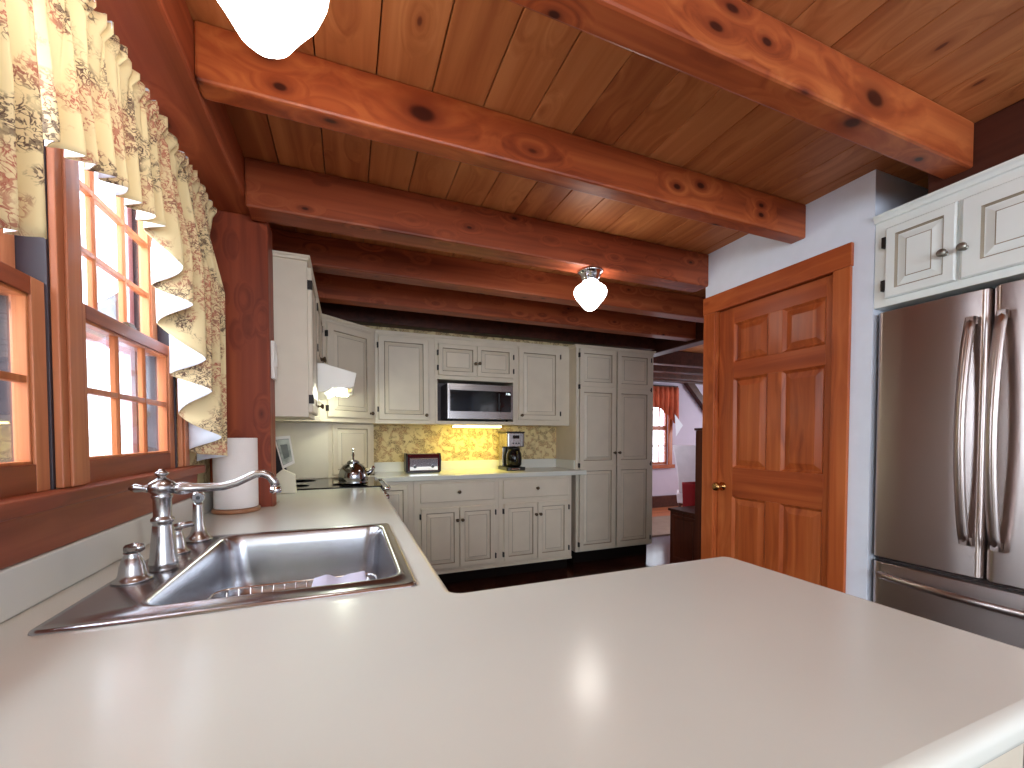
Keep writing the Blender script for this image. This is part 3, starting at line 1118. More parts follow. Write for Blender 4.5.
# --- far wall uppers, front at y = 3.36
UY = 3.36
UB, UT = 1.252, 1.945
GW = 'cream cabinets of the far wall'
ux = lambda v: v * 0.982          # widths taken on a plane a little further back
c = thing('wall_cabinet', (.42, 3.5, UB), 'cream single-door wall cabinet above the toaster', 'cabinet', GW)
carcase(c, (.197, UY, UB), (.655, FY - .001, UT))
raised(c, 'door', (.222, UY, UB + .03), X1, .385, .645, (0, -1, 0), knob=(.362, .04), hinges=[(-.004, .08), (-.004, .57)])
crown(c, [(.21, UY), (.655, UY)], UT)
c = thing('wall_cabinet', (1.005, 3.5, UB), 'cream two-door cabinet over the microwave, with open niche', 'cabinet', GW)
mb = MB()
mb.box((.656, UY, UB), (.677, FY - .001, UT), M['cream'])
mb.box((1.333, UY, UB), (1.366, FY - .001, UT), M['cream'])
mb.box((.677, UY, 1.617), (1.333, FY - .001, UT), M['cream'])
mb.box((.677, UY, UB), (1.333, FY - .001, 1.280), M['cream'])
mb.box((.677, FY - .03, 1.28), (1.333, FY - .001, 1.617), M['dark_trim'])
mb.build('body', c, .0015)
raised(c, 'door', (.683, UY, 1.648), X1, .323, .255, (0, -1, 0), stile=.036, knob=(.306, .105), hinges=[(-.004, .06), (-.004, .18)])
raised(c, 'door', (1.008, UY, 1.652), X1, .321, .255, (0, -1, 0), stile=.036, knob=(.017, .105), hinges=[(.325, .06), (.325, .18)])
crown(c, [(.656, UY), (1.366, UY)], UT)
c = thing('wall_cabinet', (1.62, 3.5, UB), 'cream single-door wall cabinet above the coffee maker', 'cabinet', GW)
carcase(c, (1.367, UY, UB), (1.887, FY - .001, UT))
raised(c, 'door', (1.383, UY, UB + .045), X1, .400, .628, (0, -1, 0), knob=(.022, .04), hinges=[(.404, .06), (.404, .57)])
crown(c, [(1.367, UY), (1.888, UY)], UT)

# --- pantry
PY = 3.24
c = thing('pantry_cabinet', (2.31, 3.4, 0), 'tall cream two-door pantry cabinet at the end of the far wall', 'cabinet', GW)
carcase(c, (1.888, PY, .115), (2.735, FY - .001, 1.945))
MB().box((1.90, PY + .06, 0.0), (2.72, FY - .001, .1145), M['kick']).build('toe_kick', c)
RS = [(0, .75), (.76, 1.455), (1.465, 1.80)]
raised(c, 'door', (1.918, PY, .135), X1, .378, 1.80, (0, -1, 0), stile=.042, knob=(.362, .87), hinges=[(-.004, .05), (-.004, .76), (-.004, 1.46), (-.004, 1.74)], rails=RS)
raised(c, 'door', (2.315, PY, .135), X1, .378, 1.80, (0, -1, 0), stile=.042, knob=(.016, .87), hinges=[(.382, .05), (.382, .76), (.382, 1.46), (.382, 1.74)], rails=RS)
crown(c, [(1.884, PY + .12), (1.884, PY), (2.74, PY), (2.74, PY + .3)], 1.945)

# --- far base cabinets, front at y = 3.14
BY = 3.145
for (a, b, dr, doors, lab) in (
        (.452, 1.123, (.500, 1.088), ((.503, .795), (.799, 1.088)), 'cream base cabinet with drawer and two doors, under the toaster'),
        (1.124, 1.790, (1.158, 1.755), ((1.164, 1.460), (1.464, 1.752)), 'cream base cabinet with drawer and two doors, under the coffee maker')):
    c = thing('base_cabinet', ((a + b) / 2, 3.35, 0), lab, 'cabinet', GW)
    carcase(c, (a, BY, .118), (b, 3.59, CT - .039))
    MB().box((a + .002, BY + .07, 0), (b - .002, 3.59, .1175), M['kick']).build('toe_kick', c)
    MB().box((a, BY - .006, .100), (b, BY + .01, .1172), M['cream']).build('base_rail', c)
    raised(c, 'drawer', (dr[0], BY, .652), X1, dr[1] - dr[0], .148, (0, -1, 0), t=.015, knob=((dr[1] - dr[0]) / 2, .075))
    d = doors[0]
    raised(c, 'door', (d[0], BY, .140), X1, d[1] - d[0], .470, (0, -1, 0), stile=.04, knob=(d[1] - d[0] - .018, .37), hinges=[(-.004, .06), (-.004, .41)])
    d = doors[1]
    raised(c, 'door', (d[0], BY, .140), X1, d[1] - d[0], .470, (0, -1, 0), stile=.04, knob=(.018, .37), hinges=[(d[1] - d[0] + .004, .06), (d[1] - d[0] + .004, .41)])
c = thing('base_cabinet', (.32, 3.35, 0), 'narrow cream base cabinet in the corner beside the stove', 'cabinet', GW)
carcase(c, (.186, BY, .118), (.451, 3.59, CT - .039))
MB().box((.188, BY + .07, 0), (.449, 3.59, .1175), M['kick']).build('toe_kick', c)
raised(c, 'door', (.205, BY, .140), X1, .205, .655, (0, -1, 0), stile=.036, hinges=[])

# --- left run wall cabinets, front at x = -.165
LX = -.165
GL = 'cream cabinets of the window wall'
c = thing('wall_cabinet', (-.33, 2.32, 1.24), 'cream wall cabinet with plain end panel right behind the wooden post', 'cabinet', GL)
carcase(c, (WX + .001, 2.1165, 1.240), (LX, 2.500, UT))
raised(c, 'door', (LX, 2.130, 1.262), (0, 1, 0), .340, .66, (1, 0, 0), knob=(.32, .05), hinges=[(-.004, .06), (-.004, .58)])
crown(c, [(WX + .01, 2.1165), (LX, 2.1165), (LX, 2.500)], UT)
c = thing('wall_cabinet', (-.33, 2.8, 1.55), 'short cream two-door cabinet above the range hood', 'cabinet', GL)
carcase(c, (WX + .001, 2.501, 1.553), (LX, 3.030, UT))
raised(c, 'door', (LX, 2.515, 1.575), (0, 1, 0), .245, .345, (1, 0, 0), stile=.036, knob=(.225, .04), hinges=[(-.004, .06), (-.004, .28)])
raised(c, 'door', (LX, 2.768, 1.575), (0, 1, 0), .245, .345, (1, 0, 0), stile=.036, knob=(.02, .04), hinges=[(.249, .06), (.249, .28)])
crown(c, [(LX, 2.501), (LX, 3.030)], UT)
# diagonal corner upper and the garage cabinet below it
DA, DB = Vector((LX, 3.055)), Vector((.196, 3.359))
du = (DB - DA).normalized()
dn = Vector((du.y, -du.x))
dl = (DB - DA).length
c = thing('corner_cabinet', (0, 3.4, 1.252), 'cream diagonal corner wall cabinet between stove and toaster', 'cabinet', 'diagonal corner cabinets')
MB().prism([(WX + .001, 3.031), (LX, 3.031), (DA.x, DA.y), (DB.x, DB.y), (.196, FY - .001), (WX + .001, FY - .001)], 1.252, UT, M['cream']).build('body', c, .002)
raised(c, 'door', (DA.x + du.x * .045, DA.y + du.y * .045, 1.285), (du.x, du.y, 0), dl - .085, .64, (dn.x, dn.y, 0), stile=.05,
       knob=(dl - .105, .04), hinges=[(-.004, .06), (-.004, .56)])
crown(c, [(LX, 3.031), (DA.x, DA.y), (DB.x, DB.y), (.205, 3.36)], UT)
GA, GB = Vector((-.13, 3.185)), Vector((.186, 3.40))
gu = (GB - GA).normalized()
gn = Vector((gu.y, -gu.x))
gl = (GB - GA).length
c = thing('corner_cabinet', (0, 3.45, CT), 'low cream corner cabinet on the worktop behind the kettle', 'cabinet', 'diagonal corner cabinets')
MB().prism([(WX + .001, 3.185), (GA.x, GA.y), (GB.x, GB.y), (.186, FY - .001), (WX + .001, FY - .001)], CT + .001, 1.251, M['cream']).build('body', c, .002)
raised(c, 'door', (GA.x + gu.x * .03, GA.y + gu.y * .03, CT + .02), (gu.x, gu.y, 0), gl - .06, .365, (gn.x, gn.y, 0), stile=.036, t=.016)

# --- base cabinets under the sink run and the peninsula
c = thing('sink_cabinet', (-.17, 1.4, 0), 'cream base cabinets below the sink worktop', 'cabinet')
mb = MB()
mb.box((WX + .001, .76, .1), (-.494, 1.983, CT - .039), M['cream'])
mb.box((WX + .03, .76, .1), (.150, .80, CT - .039), M['cream'])
mb.box((-.28, 2.10, .1), (.150, 2.52, CT - .039), M['cream'])
mb.box((.130, .80, .1), (.150, 2.10, CT - .039), M['cream'])
mb.box((-.49, .80, .1), (.13, 2.09 - .11, .12), M['cream'])
mb.build('body', c, .001)
MB().box((-.28, .8, 0), (.09, 2.5, .099), M['kick']).build('toe_kick', c)
for k, (a, b) in enumerate(((.84, 1.13), (1.135, 1.43), (1.46, 1.96), (1.98, 2.5))):
    raised(c, 'door', (.150, a, .13), (0, 1, 0), b - a, .50, (1, 0, 0), knob=((.02 if k % 2 else b - a - .02), .44))
    raised(c, 'drawer', (.150, a, .665), (0, 1, 0), b - a, .13, (1, 0, 0), t=.015, knob=((b - a) / 2, .065))
c = thing('peninsula_cabinet', (.45, .48, 0), 'cream base cabinet below the outer end of the peninsula', 'cabinet')
carcase(c, (.152, .252, .1), (.800, .725, CT - .039))
MB().box((.17, .28, 0), (.77, .70, .0995), M['kick']).build('toe_kick', c)
for (a, b) in ((.17, .475), (.48, .665)):
    raised(c, 'door', (a, .252, .13), X1, b - a, .67, (0, -1, 0), knob=(.03, .6))
MB().box((.675, .244, .1), (.795, .2515, .81), M['cream']).build('corner_panel', c, .002)

# --- refrigerator cabinet
RX = 1.952
c = thing('wall_cabinet', (2.25, .7, 1.655), 'white two-door cabinet above the refrigerator', 'cabinet')
carcase(c, (RX, .352, 1.655), (2.74, 1.0285, 1.985), 'white_paint')
raised(c, 'door', (RX, .987, 1.682), (0, -1, 0), .203, .268, (-1, 0, 0), stile=.034, knob=(.176, .1), hinges=[(-.004, .05), (-.004, .215)], kmat='pewter', paint='white_paint')
raised(c, 'door', (RX, .772, 1.682), (0, -1, 0), .375, .268, (-1, 0, 0), stile=.05, knob=(.012, .1), hinges=[(.379, .05), (.379, .215)], kmat='pewter', paint='white_paint')
crown(c, [(RX, 1.028), (RX, .352)], 1.985, .028, .018, mat='white_paint')
# fix the outward direction of that moulding: it faces the room (-x)
struct(MB().box((1.95, .30, 0), (2.75, .350, CEIL), M['white_wall']), 'wall_recess_end')

# ================================================================== APPLIANCES
# refrigerator
fr = thing('refrigerator', (2.3, .685, 0), 'stainless steel french-door refrigerator in its recess', 'refrigerator')
MB().box((1.985, .362, .03), (2.70, 1.012, 1.635), M['dark_trim']).build('body', fr, .004)
MB().box((2.02, .37, 0), (2.60, 1.0, .03), M['black']).build('foot_rail', fr)


def fdoor(name, y0, y1, z0, z1, nm='door', tilt=0.0):
    mb = MB()
    R = []
    for t in (0, .01, .02, .035, .05, .06, .3, .5, .7, .94, .95, .965, .98, .99, 1):
        yy = lerp(y0, y1, t)
        edge = min(t, 1 - t)
        bul = -.014 * max(0, 1 - edge / .06) ** 2 + .0006 * (1 - (2 * t - 1) ** 2)
        sh = .003 - tilt * (yy - y0) if tilt else 0.0
        R.append([(1.948 - bul + sh, yy, z0), (1.984, yy, z0), (1.984, yy, z1), (1.948 - bul + sh, yy, z1)])
    mb.rings(R, M['fridge'], True, True, True, False)
    o = mb.build(nm, fr, .003)
    for p in o.data.polygons:
        p.use_smooth = True
    o.data.set_sharp_from_angle(angle=math.radians(35))
    return o


dl_ = fdoor('l', .703, 1.014, .675, 1.634)
dr_ = fdoor('r', .364, .693, .675, 1.634, tilt=.032)
dz_ = fdoor('z', .364, 1.014, .05, .655, 'freezer_drawer')


def bowhandle(parent, y, z0, z1, out=.052, xb=0.0):
    mb = MB()
    R = []
    n = 20
    for k in range(n + 1):
        t = k / n
        z = lerp(z0, z1, t)
        d = .016 + out * math.sin(PI * t) ** .8
        w = .0135
        x0 = 1.938 - d - xb
        R.append([(x0, y - w, z), (x0 - .004, y, z), (x0, y + w, z), (x0 + .013, y + w * .8, z), (x0 + .013, y - w * .8, z)])
    mb.rings(R, M['fridge'], True, True, True, True)
    for z in (z0 + .012, z1 - .012):
        mb.box((1.915 - xb, y - .009, z - .012), (1.945 - xb, y + .009, z + .012), M['fridge'])
    mb.build('handle', parent)


bowhandle(dl_, .737, .785, 1.545)
bowhandle(dr_, .662, .785, 1.545, xb=.008)
mb = MB()
R = []
for k in range(21):
    t = k / 20
    y = lerp(.40, .98, t)
    d = .014 + .040 * math.sin(PI * t) ** .7
    R.append([(1.938 - d, y, .610 - .012), (1.934 - d, y, .610), (1.938 - d, y, .610 + .012), (1.950 - d, y, .610 + .010), (1.950 - d, y, .610 - .010)])
mb.rings(R, M['fridge'], True, True, True, True)
for y in (.41, .97):
    mb.box((1.915, y - .012, .601), (1.945, y + .012, .619), M['fridge'])
mb.build('handle', dz_)

# range
rg = thing('stove', (-.15, 2.84, 0), 'black glass-topped stove set into the window-side worktop', 'stove')
MB().box((-.497, 2.534, .05), (.165, 3.112, .845), M['steel']).build('body', rg, .003)
MB().prism([(p[0], p[1]) for p in rrect(-.499, .186, 2.532, 3.113, .01, 0, 3)], .8455, .866, M['black_gloss']).build('cooktop', rg, .003)
for (bx, by, r) in ((.0, 2.68, .09), (.0, 2.98, .075), (-.28, 2.68, .07), (-.28, 2.98, .09)):
    MB().lathe(bx, by, [(r, .8662), (r, .8668), (r - .004, .8668), (r - .004, .8662)], M['dark_trim'], 36).build('burner_ring', rg)
dd = MB().box((.1655, 2.55, .22), (.186, 3.10, .70), M['black_gloss']).build('oven_door', rg, .003)
MB().tube([(.187, 2.57, .665), (.225, 2.575, .665), (.232, 2.60, .665), (.232, 3.05, .665), (.225, 3.075, .665), (.187, 3.08, .665)], .010, M['chrome']).build('handle', dd)
pn = MB().prism([(.1655, .705), (.215, .715), (.190, .845), (.1655, .845)], 2.536, 3.110, M['dark_trim'], 'y').build('control_panel', rg, .002)
for k in range(5):
    yy = 2.60 + k * .12
    MB().tube([(.198, yy, .785), (.228, yy, .791)], [.019, .016], M['chrome'], 16).build('control_knob', pn)
MB().tube([(.190, 2.545, .842), (.222, 2.548, .846), (.228, 2.57, .847), (.228, 3.06, .847), (.222, 3.08, .846), (.190, 3.085, .842)], .009, M['chrome']).build('towel_bar', rg)
MB().box((.1655, 2.55, .06), (.182, 3.10, .21), M['steel']).build('drawer', rg, .003)

# range hood
hd = thing('range_hood', (-.2, 2.78, 1.34), 'white under-cabinet range hood with two lights, over the stove', 'range hood')
MB().prism([(-.503, 1.552), (-.12, 1.552), (.050, 1.508), (.035, 1.432), (.012, 1.420), (-.075, 1.420), (-.120, 1.395), (-.503, 1.360)], 2.503, 3.028, M['enamel'], 'y').build('canopy', hd, .004)
for yy in (2.60, 2.88):
    MB().box((-.062, yy, 1.4125), (.002, yy + .06, 1.4195), M['hood_lens']).build('lamp_lens', hd, .002)
MB().box((.0, 2.555, 1.405), (.02, 2.575, 1.432), M['brass']).build('switch', hd)
MB().box((-.44, 2.6, 1.355), (-.15, 2.93, 1.362), M['steel']).build('grease_filter', hd)
for yy in (2.63, 2.91):
    point('hood_lamp', (-.03, yy, 1.395), 1.3, (.95, 1.0, .82), .02)

# microwave in the niche
mw = thing('microwave', (1.02, 3.44, 1.281), 'black and steel microwave in the niche of the far wall cabinets', 'microwave')
mx0, mx1, mz0, mz1 = .752, 1.318, 1.288, 1.590
MB().box((mx0, 3.345, mz0 + .006), (mx1, 3.585, mz1 - .004), M['black']).build('case', mw, .003)
M['steel_dark'] = steel('dark_brushed_steel', (132, 126, 124), 0.22, 'x')
dmb = MB().box((mx0, 3.325, mz0 + .01), (mx1 - .115, 3.3445, mz1 - .006), M['steel_dark'])
dmb.box((mx0, 3.325, mz0 + .01), (mx0 + .008, 3.323, mz1 - .006), M['steel'])
dor = dmb.build('door', mw, .002)
MB().box((mx0 + .02, 3.3225, mz0 + .072), (mx1 - .1155, 3.3248, mz1 - .058), M['black_gloss']).build('door_window', dor)
cp = MB().box((mx1 - .1145, 3.325, mz0 + .01), (mx1, 3.3445, mz1 - .006), M['steel_dark']).build('control_panel', mw, .002)
MB().box((mx1 - .1140, 3.3225, mz0 + .072), (mx1 - .018, 3.3248, mz1 - .058), M['black_gloss']).build('keypad', cp)
MB().box((mx1 - .131, 3.310, mz0 + .085), (mx1 - .123, 3.3220, mz1 - .075), M['black']).build('handle', dor, .003)
for xx in (mx0 + .04, mx1 - .04):
    for yy in (3.37, 3.55):
        MB().lathe(xx, yy, [(.012, 1.2805), (.012, mz0 + .007)], M['black'], 12).build('foot', mw)


def text_mesh(txt, size, mat, name, parent, origin, u, v, depth=.0006):
    cu = bpy.data.curves.new('t', 'FONT')
    cu.body = txt
    cu.size = size
    cu.extrude = depth / 2
    cu.align_x = 'CENTER'
    cu.align_y = 'CENTER'
    tmp = bpy.data.objects.new('t', cu)
    COL.objects.link(tmp)
    dg = bpy.context.evaluated_depsgraph_get()
    me = bpy.data.meshes.new_from_object(tmp.evaluated_get(dg))
    bpy.data.objects.remove(tmp)
    u, v = Vector(u), Vector(v)
    w = u.cross(v)
    pl = world_loc(parent)
    for q in me.vertices:
        c_ = q.co.copy()
        q.co = Vector(origin) + u * c_.x + v * c_.y + w * c_.z - pl
    me.materials.clear()
    me.materials.append(mat)
    o = bpy.data.objects.new(name, me)
    COL.objects.link(o)
    o.parent = parent
    return o


text_mesh('7:06', .024, M['display'], 'clock_digits', cp, (mx1 - .045, 3.322, mz1 - .078), (1, 0, 0), (0, 0, 1))

# under cabinet light
ul = thing('under_cabinet_light', (1.02, 3.40, 1.235), 'lit yellow tube light under the microwave niche', 'light')
MB().box((.81, 3.375, 1.240), (1.235, 3.43, 1.2515), M['white_plastic']).build('housing', ul, .002)
MB().box((.815, 3.370, 1.228), (1.230, 3.425, 1.2398), M['under_light']).build('diffuser', ul, .003)
area('under_cabinet_glow', (1.02, 3.41, 1.225), (1.02, 3.50, .9), .42, .04, 1.7, (1.0, .84, .12))

# toaster
tx0, tx1, tyf = .425, .705, 3.36
ts = thing('toaster', (.56, 3.43, CT), 'dark red and chrome long-slot toaster on the far worktop', 'toaster')
prof = [(tyf + .012, CT + .014), (tyf + .004, CT + .13), (tyf + .018, CT + .152), (tyf + .125, CT + .152), (tyf + .140, CT + .13), (tyf + .135, CT + .014)]
MB().prism(prof, tx0 + .014, tx1 - .012, plain('burgundy_gloss', (70, 20, 28), rough=.15), 'x').build('body', ts, .004)
for nm, a, b in (('end_cap', tx0, tx0 + .0138), ('end_cap', tx1 - .0118, tx1)):
    MB().prism([(tyf + .006, CT + .008), (tyf - .001, CT + .135), (tyf + .016, CT + .158), (tyf + .128, CT + .158), (tyf + .146, CT + .132), (tyf + .14, CT + .008)], a, b, M['black'], 'x').build(nm, ts, .003)
fp = MB().prism([(tyf + .0035, CT + .022), (tyf - .003, CT + .115), (tyf + .001, CT + .118), (tyf + .0075, CT + .022)], tx0 + .03, tx1 - .028, M['chrome'], 'x').build('front_plate', ts, .001)
for xx in (tx0 + .07, tx1 - .07):
    MB().tube([(xx, tyf + .002, CT + .052), (xx, tyf - .014, CT + .053)], [.013, .011], M['black'], 16).build('dial', fp)
MB().box((tx0 + .03, tyf + .045, CT + .1522), (tx1 - .03, tyf + .06, CT + .1530), M['black']).box((tx0 + .03, tyf + .085, CT + .1522), (tx1 - .03, tyf + .10, CT + .1530), M['black']).build('slot', ts)
MB().box((tx0 + .012, tyf + .004, CT + .0005), (tx1 - .010, tyf + .142, CT + .0138), M['black']).build('base', ts, .003)
MB().box((tx1, tyf + .055, CT + .09), (tx1 + .018, tyf + .085, CT + .105), M['chrome']).build('lever', ts, .003)

# coffee maker
cx0, cx1, cyf = 1.258, 1.420, 3.30
cm = thing('coffee_maker', (1.34, 3.38, CT), 'steel and black drip coffee maker on the far worktop', 'coffee maker')
MB().prism([(p[0], p[1]) for p in rrect(cx0 - .006, cx1 + .006, cyf - .01, cyf + .235, .02, 0, 4)], CT + .0005, CT + .030, M['black']).build('base', cm, .003)
MB().box((cx0 + .004, cyf + .135, CT + .030), (cx1 - .004, cyf + .230, CT + .2045), M['steel']).build('tank', cm, .006)
hd2 = MB().prism([(p[0], p[1]) for p in rrect(cx0, cx1, cyf + .004, cyf + .232, .014, 0, 4)], CT + .205, CT + .322, M['steel']).build('head', cm, .004)
MB().prism([(p[0], p[1]) for p in rrect(cx0 - .004, cx1 + .004, cyf, cyf + .236, .014, 0, 4)], CT + .3225, CT + .336, M['black']).build('lid', cm, .004)
MB().box((cx0 + .05, cyf + .0015, CT + .275), (cx1 - .05, cyf + .0035, CT + .303), M['black_gloss']).build('display', hd2, .001)
for k in range(3):
    MB().tube([(cx0 + .055 + k * .026, cyf + .004, CT + .235), (cx0 + .055 + k * .026, cyf - .002, CT + .235)], .006, M['black'], 12).build('button', hd2)
ca = MB().lathe(1.343, cyf + .064, [(.052, CT + .032), (.066, CT + .05), (.069, CT + .10), (.065, CT + .145), (.052, CT + .172), (.052, CT + .182)], M['black_gloss'], 28).build('carafe', cm)
MB().lathe(1.343, cyf + .064, [(.052, CT + .1825), (.053, CT + .194), (.04, CT + .203)], M['black'], 24).build('carafe_lid', ca)
MB().tube([(1.339, cyf + .010, CT + .165), (1.339, cyf - .030, CT + .160), (1.339, cyf - .040, CT + .12), (1.339, cyf - .028, CT + .075), (1.339, cyf + .006, CT + .065)], .008, M['black'], 10).build('carafe_handle', ca)
MB().box((cx0 + .03, cyf - .0115, CT + .012), (cx1 - .05, cyf - .0102, CT + .020), M['chrome']).build('name_badge', cm)

# kettle on the stove
kx, ky, kz = .028, 2.64, .8675
kt = thing('kettle', (kx, ky, kz), 'shiny domed steel kettle with tall knob handle on the stove', 'kettle')
MB().lathe(kx, ky, [(.055, kz + .0005), (.078, kz + .003), (.083, kz + .016), (.080, kz + .022), (.0835, kz + .028), (.082, kz + .06), (.074, kz + .09), (.058, kz + .112), (.040, kz + .124), (.034, kz + .128)],
           M['kettle'], 36).build('body', kt)
ld = MB().lathe(kx, ky, [(.036, kz + .1282), (.034, kz + .136), (.022, kz + .143), (.008, kz + .148)], M['kettle'], 28).build('lid', kt)
MB().lathe(kx, ky, [(.006, kz + .1485), (.005, kz + .165), (.009, kz + .175), (.005, kz + .182)], M['black'], 16).build('knob', ld)
MB().tube([(kx, ky - .070, kz + .095), (kx, ky - .078, kz + .13), (kx, ky - .060, kz + .180), (kx, ky - .02, kz + .212), (kx, ky + .02, kz + .212), (kx, ky + .060, kz + .180), (kx, ky + .078, kz + .13), (kx, ky + .070, kz + .095)],
          .0055, M['kettle'], 12).build('handle', kt)
MB().tube([(kx + .066, ky, kz + .055), (kx + .098, ky, kz + .075), (kx + .118, ky, kz + .105)], [.017, .012, .009], M['kettle'], 14).build('spout', kt)

# ================================================================== SINK AND FAUCET
sk = thing('kitchen_sink', ((SX0 + SX1) / 2, (SY0 + SY1) / 2, CT), 'single-bowl stainless steel drop-in sink', 'sink')
bx0, bx1, by0, by1 = -.325, .094, .862, 1.388
S_ = M['steel_sink']
rim = MB()
rim.rings([rrect(SX0, SX1, SY0, SY1, .013, CT + .0008), rrect(SX0 + .001, SX1 - .001, SY0 + .001, SY1 - .001, .013, CT + .004),
           rrect(SX0 + .004, SX1 - .004, SY0 + .004, SY1 - .004, .013, CT + .0062),
           rrect(SX0 + .010, SX1 - .010, SY0 + .010, SY1 - .010, .018, CT + .0050),
           rrect(bx0 - .014, bx1 + .014, by0 - .016, by1 + .014, .034, CT + .0046),
           rrect(bx0 - .010, bx1 + .010, by0 - .012, by1 + .010, .036, CT + .0072),
           rrect(bx0 - .004, bx1 + .004, by0 - .006, by1 + .004, .040, CT + .0072),
           rrect(bx0, bx1, by0 - .002, by1, .042, CT + .0030)], S_)
rim.build('rim', sk)
bow = MB()
prof = [(0, .0028), (.003, -.006), (.006, -.03), (.012, -.10), (.018, -.150), (.026, -.168), (.040, -.180), (.060, -.185), (.10, -.187)]
bow.rings([rrect(bx0 + i, bx1 - i, by0 - .002 + i, by1 - i, .042 + min(i, .03), CT + z, 8) for (i, z) in prof], S_, cap1=True)
bow.build('bowl', sk)
MB().lathe(-.12, 1.13, [(.043, CT - .1865), (.042, CT - .184), (.034, CT - .1845), (.030, CT - .1862), (.006, CT - .1862)], M['chrome'], 28).build('drain', sk)

# wire rack and cloth in the bowl
rk = thing('sink_rack', (-.08, .97, CT - .06), 'steel wire dish rack inside the sink bowl', 'rack')
rz = CT - .047
mb = MB()
mb.tube([p for p in rrect(-.27, .06, .90, 1.07, .03, rz, 4)] + [rrect(-.27, .06, .90, 1.07, .03, rz, 4)[0]], .0028, M['chrome'], 8)
mb.tube([p for p in rrect(-.265, .055, .905, 1.065, .03, rz - .035, 4)] + [rrect(-.265, .055, .905, 1.065, .03, rz - .035, 4)[0]], .0022, M['chrome'], 8)
mb.build('rim_wire', rk)
mb = MB()
for k in range(14):
    xx = -.25 + k * .0225
    mb.tube([(xx, .901, rz), (xx, .906, rz - .035), (xx, 1.064, rz - .035), (xx, 1.069, rz)], .0018, M['chrome'], 6)
mb.build('cross_wire', rk)
MB().tube([(-.20, .906, rz - .035), (-.20, .92, CT - .185)], .0025, M['chrome'], 6).tube([(0, .906, rz - .035), (0, .92, CT - .185)], .0025, M['chrome'], 6) \
    .tube([(-.20, 1.064, rz - .035), (-.20, 1.05, CT - .185)], .0025, M['chrome'], 6).tube([(0, 1.064, rz - .035), (0, 1.05, CT - .185)], .0025, M['chrome'], 6).build('leg', rk)
cl = MB()
R = []
for k in range(15):
    t = k / 14
    xx = lerp(-.075, .035, t)
    w = .006 * math.sin(t * 17)
    top = rz + .020 + .004 * math.sin(t * 9)
    R.append([(xx, .935 + w, top - .010), (xx, .97, top), (xx, 1.035 - w, top - .004), (xx, 1.038 - w, top - .035), (xx, .98, rz + .004), (xx, .93 + w, rz + .004)])
cl.rings(R, M['sponge'], True, True, True)
o = cl.build('dish_cloth', bevel=.002)
tag(o, 'folded pale lilac dish cloth lying on the rack in the sink', 'cloth')

FZ = CT + .0050
fx, fy = -.370, 1.098
fc = thing('faucet', (fx, fy, FZ), 'brushed nickel faucet with long curved spout on the sink deck', 'faucet')
MB().lathe(fx, fy, [(.0245, FZ), (.025, FZ + 0.0038), (.0240, FZ + 0.0076), (.0265, FZ + 0.0124), (.0255, FZ + 0.0172), (.0235, FZ + 0.0286), (.020, FZ + 0.0716), (.018, FZ + 0.0936), (.0165, FZ + 0.0993),
                    (.0205, FZ + 0.1031), (.0205, FZ + 0.1089), (.0165, FZ + 0.1127), (.0160, FZ + 0.1165), (.0160, FZ + 0.1509), (.0185, FZ + 0.1547), (.0185, FZ + 0.1585),
                    (.0165, FZ + 0.1614), (.0235, FZ + 0.1690), (.0250, FZ + 0.1776), (.0215, FZ + 0.1862), (.012, FZ + 0.1920), (.009, FZ + 0.1948)], M['nickel'], 32).build('body', fc)
MB().lathe(fx, fy, [(.0085, FZ + 0.1950), (.007, FZ + 0.1986), (.012, FZ + 0.2034), (.0125, FZ + 0.2063), (.006, FZ + 0.2111), (.0035, FZ + 0.2149)], M['nickel'], 20).build('finial', fc)
za = FZ + 0.1719
sp_ = MB()
pts = [(fx + .018, fy, za), (fx + .028, fy, za), (fx + .034, fy, za), (fx + .052, fy, za), (fx + .056, fy, za + .0005), (fx + .085, fy, za), (fx + .11, fy, za + .001),
       (fx + .135, fy, za + .008), (fx + .155, fy, za + .018), (fx + .172, fy, za + .0265), (fx + .188, fy, za + .0275), (fx + .201, fy, za + .021), (fx + .210, fy, za + .008), (fx + .213, fy, za - .003)]
sp_.tube(pts, [.009, .013, .0145, .011, .0095, .0095, .0092, .009, .009, .009, .009, .0092, .0095, .0098], M['nickel'], 18)
s_o = sp_.build('spout', fc)
MB().lathe(fx + .213, fy, [(.0115, za - .018), (.0125, za - .012), (.011, za - .004)], M['chrome'], 20).build('aerator', s_o)
MB().tube([(fx - .018, fy, za + .001), (fx - .026, fy, za + .002), (fx - .032, fy, za + .002), (fx - .045, fy, za + .004), (fx - .056, fy, za + .003)], [.007, .009, .007, .0095, .003], M['nickel'], 14).build('side_finial', fc)


def bell(px_, py_, s, label, nm, lever):
    t = thing(nm, (px_, py_, FZ), label, 'tap handle', 'tap handles beside the faucet')
    MB().lathe(px_, py_, [(.030 * s, FZ), (.031 * s, FZ + .003), (.024 * s, FZ + .007), (.021 * s, FZ + .014), (.019 * s, FZ + .030), (.015 * s, FZ + .044), (.011 * s, FZ + .052), (.013 * s, FZ + .056)],
               M['nickel'], 28).build('base', t)
    MB().tube([(px_ - .004, py_, FZ + .060), (px_ + lever[0] * .4, py_ + lever[1] * .4, FZ + .066), (px_ + lever[0] * .8, py_ + lever[1] * .8, FZ + .066), (px_ + lever[0], py_ + lever[1], FZ + .062)],
              [.012 * s, .010 * s, .009 * s, .006 * s], M['nickel'], 14).build('lever', t)


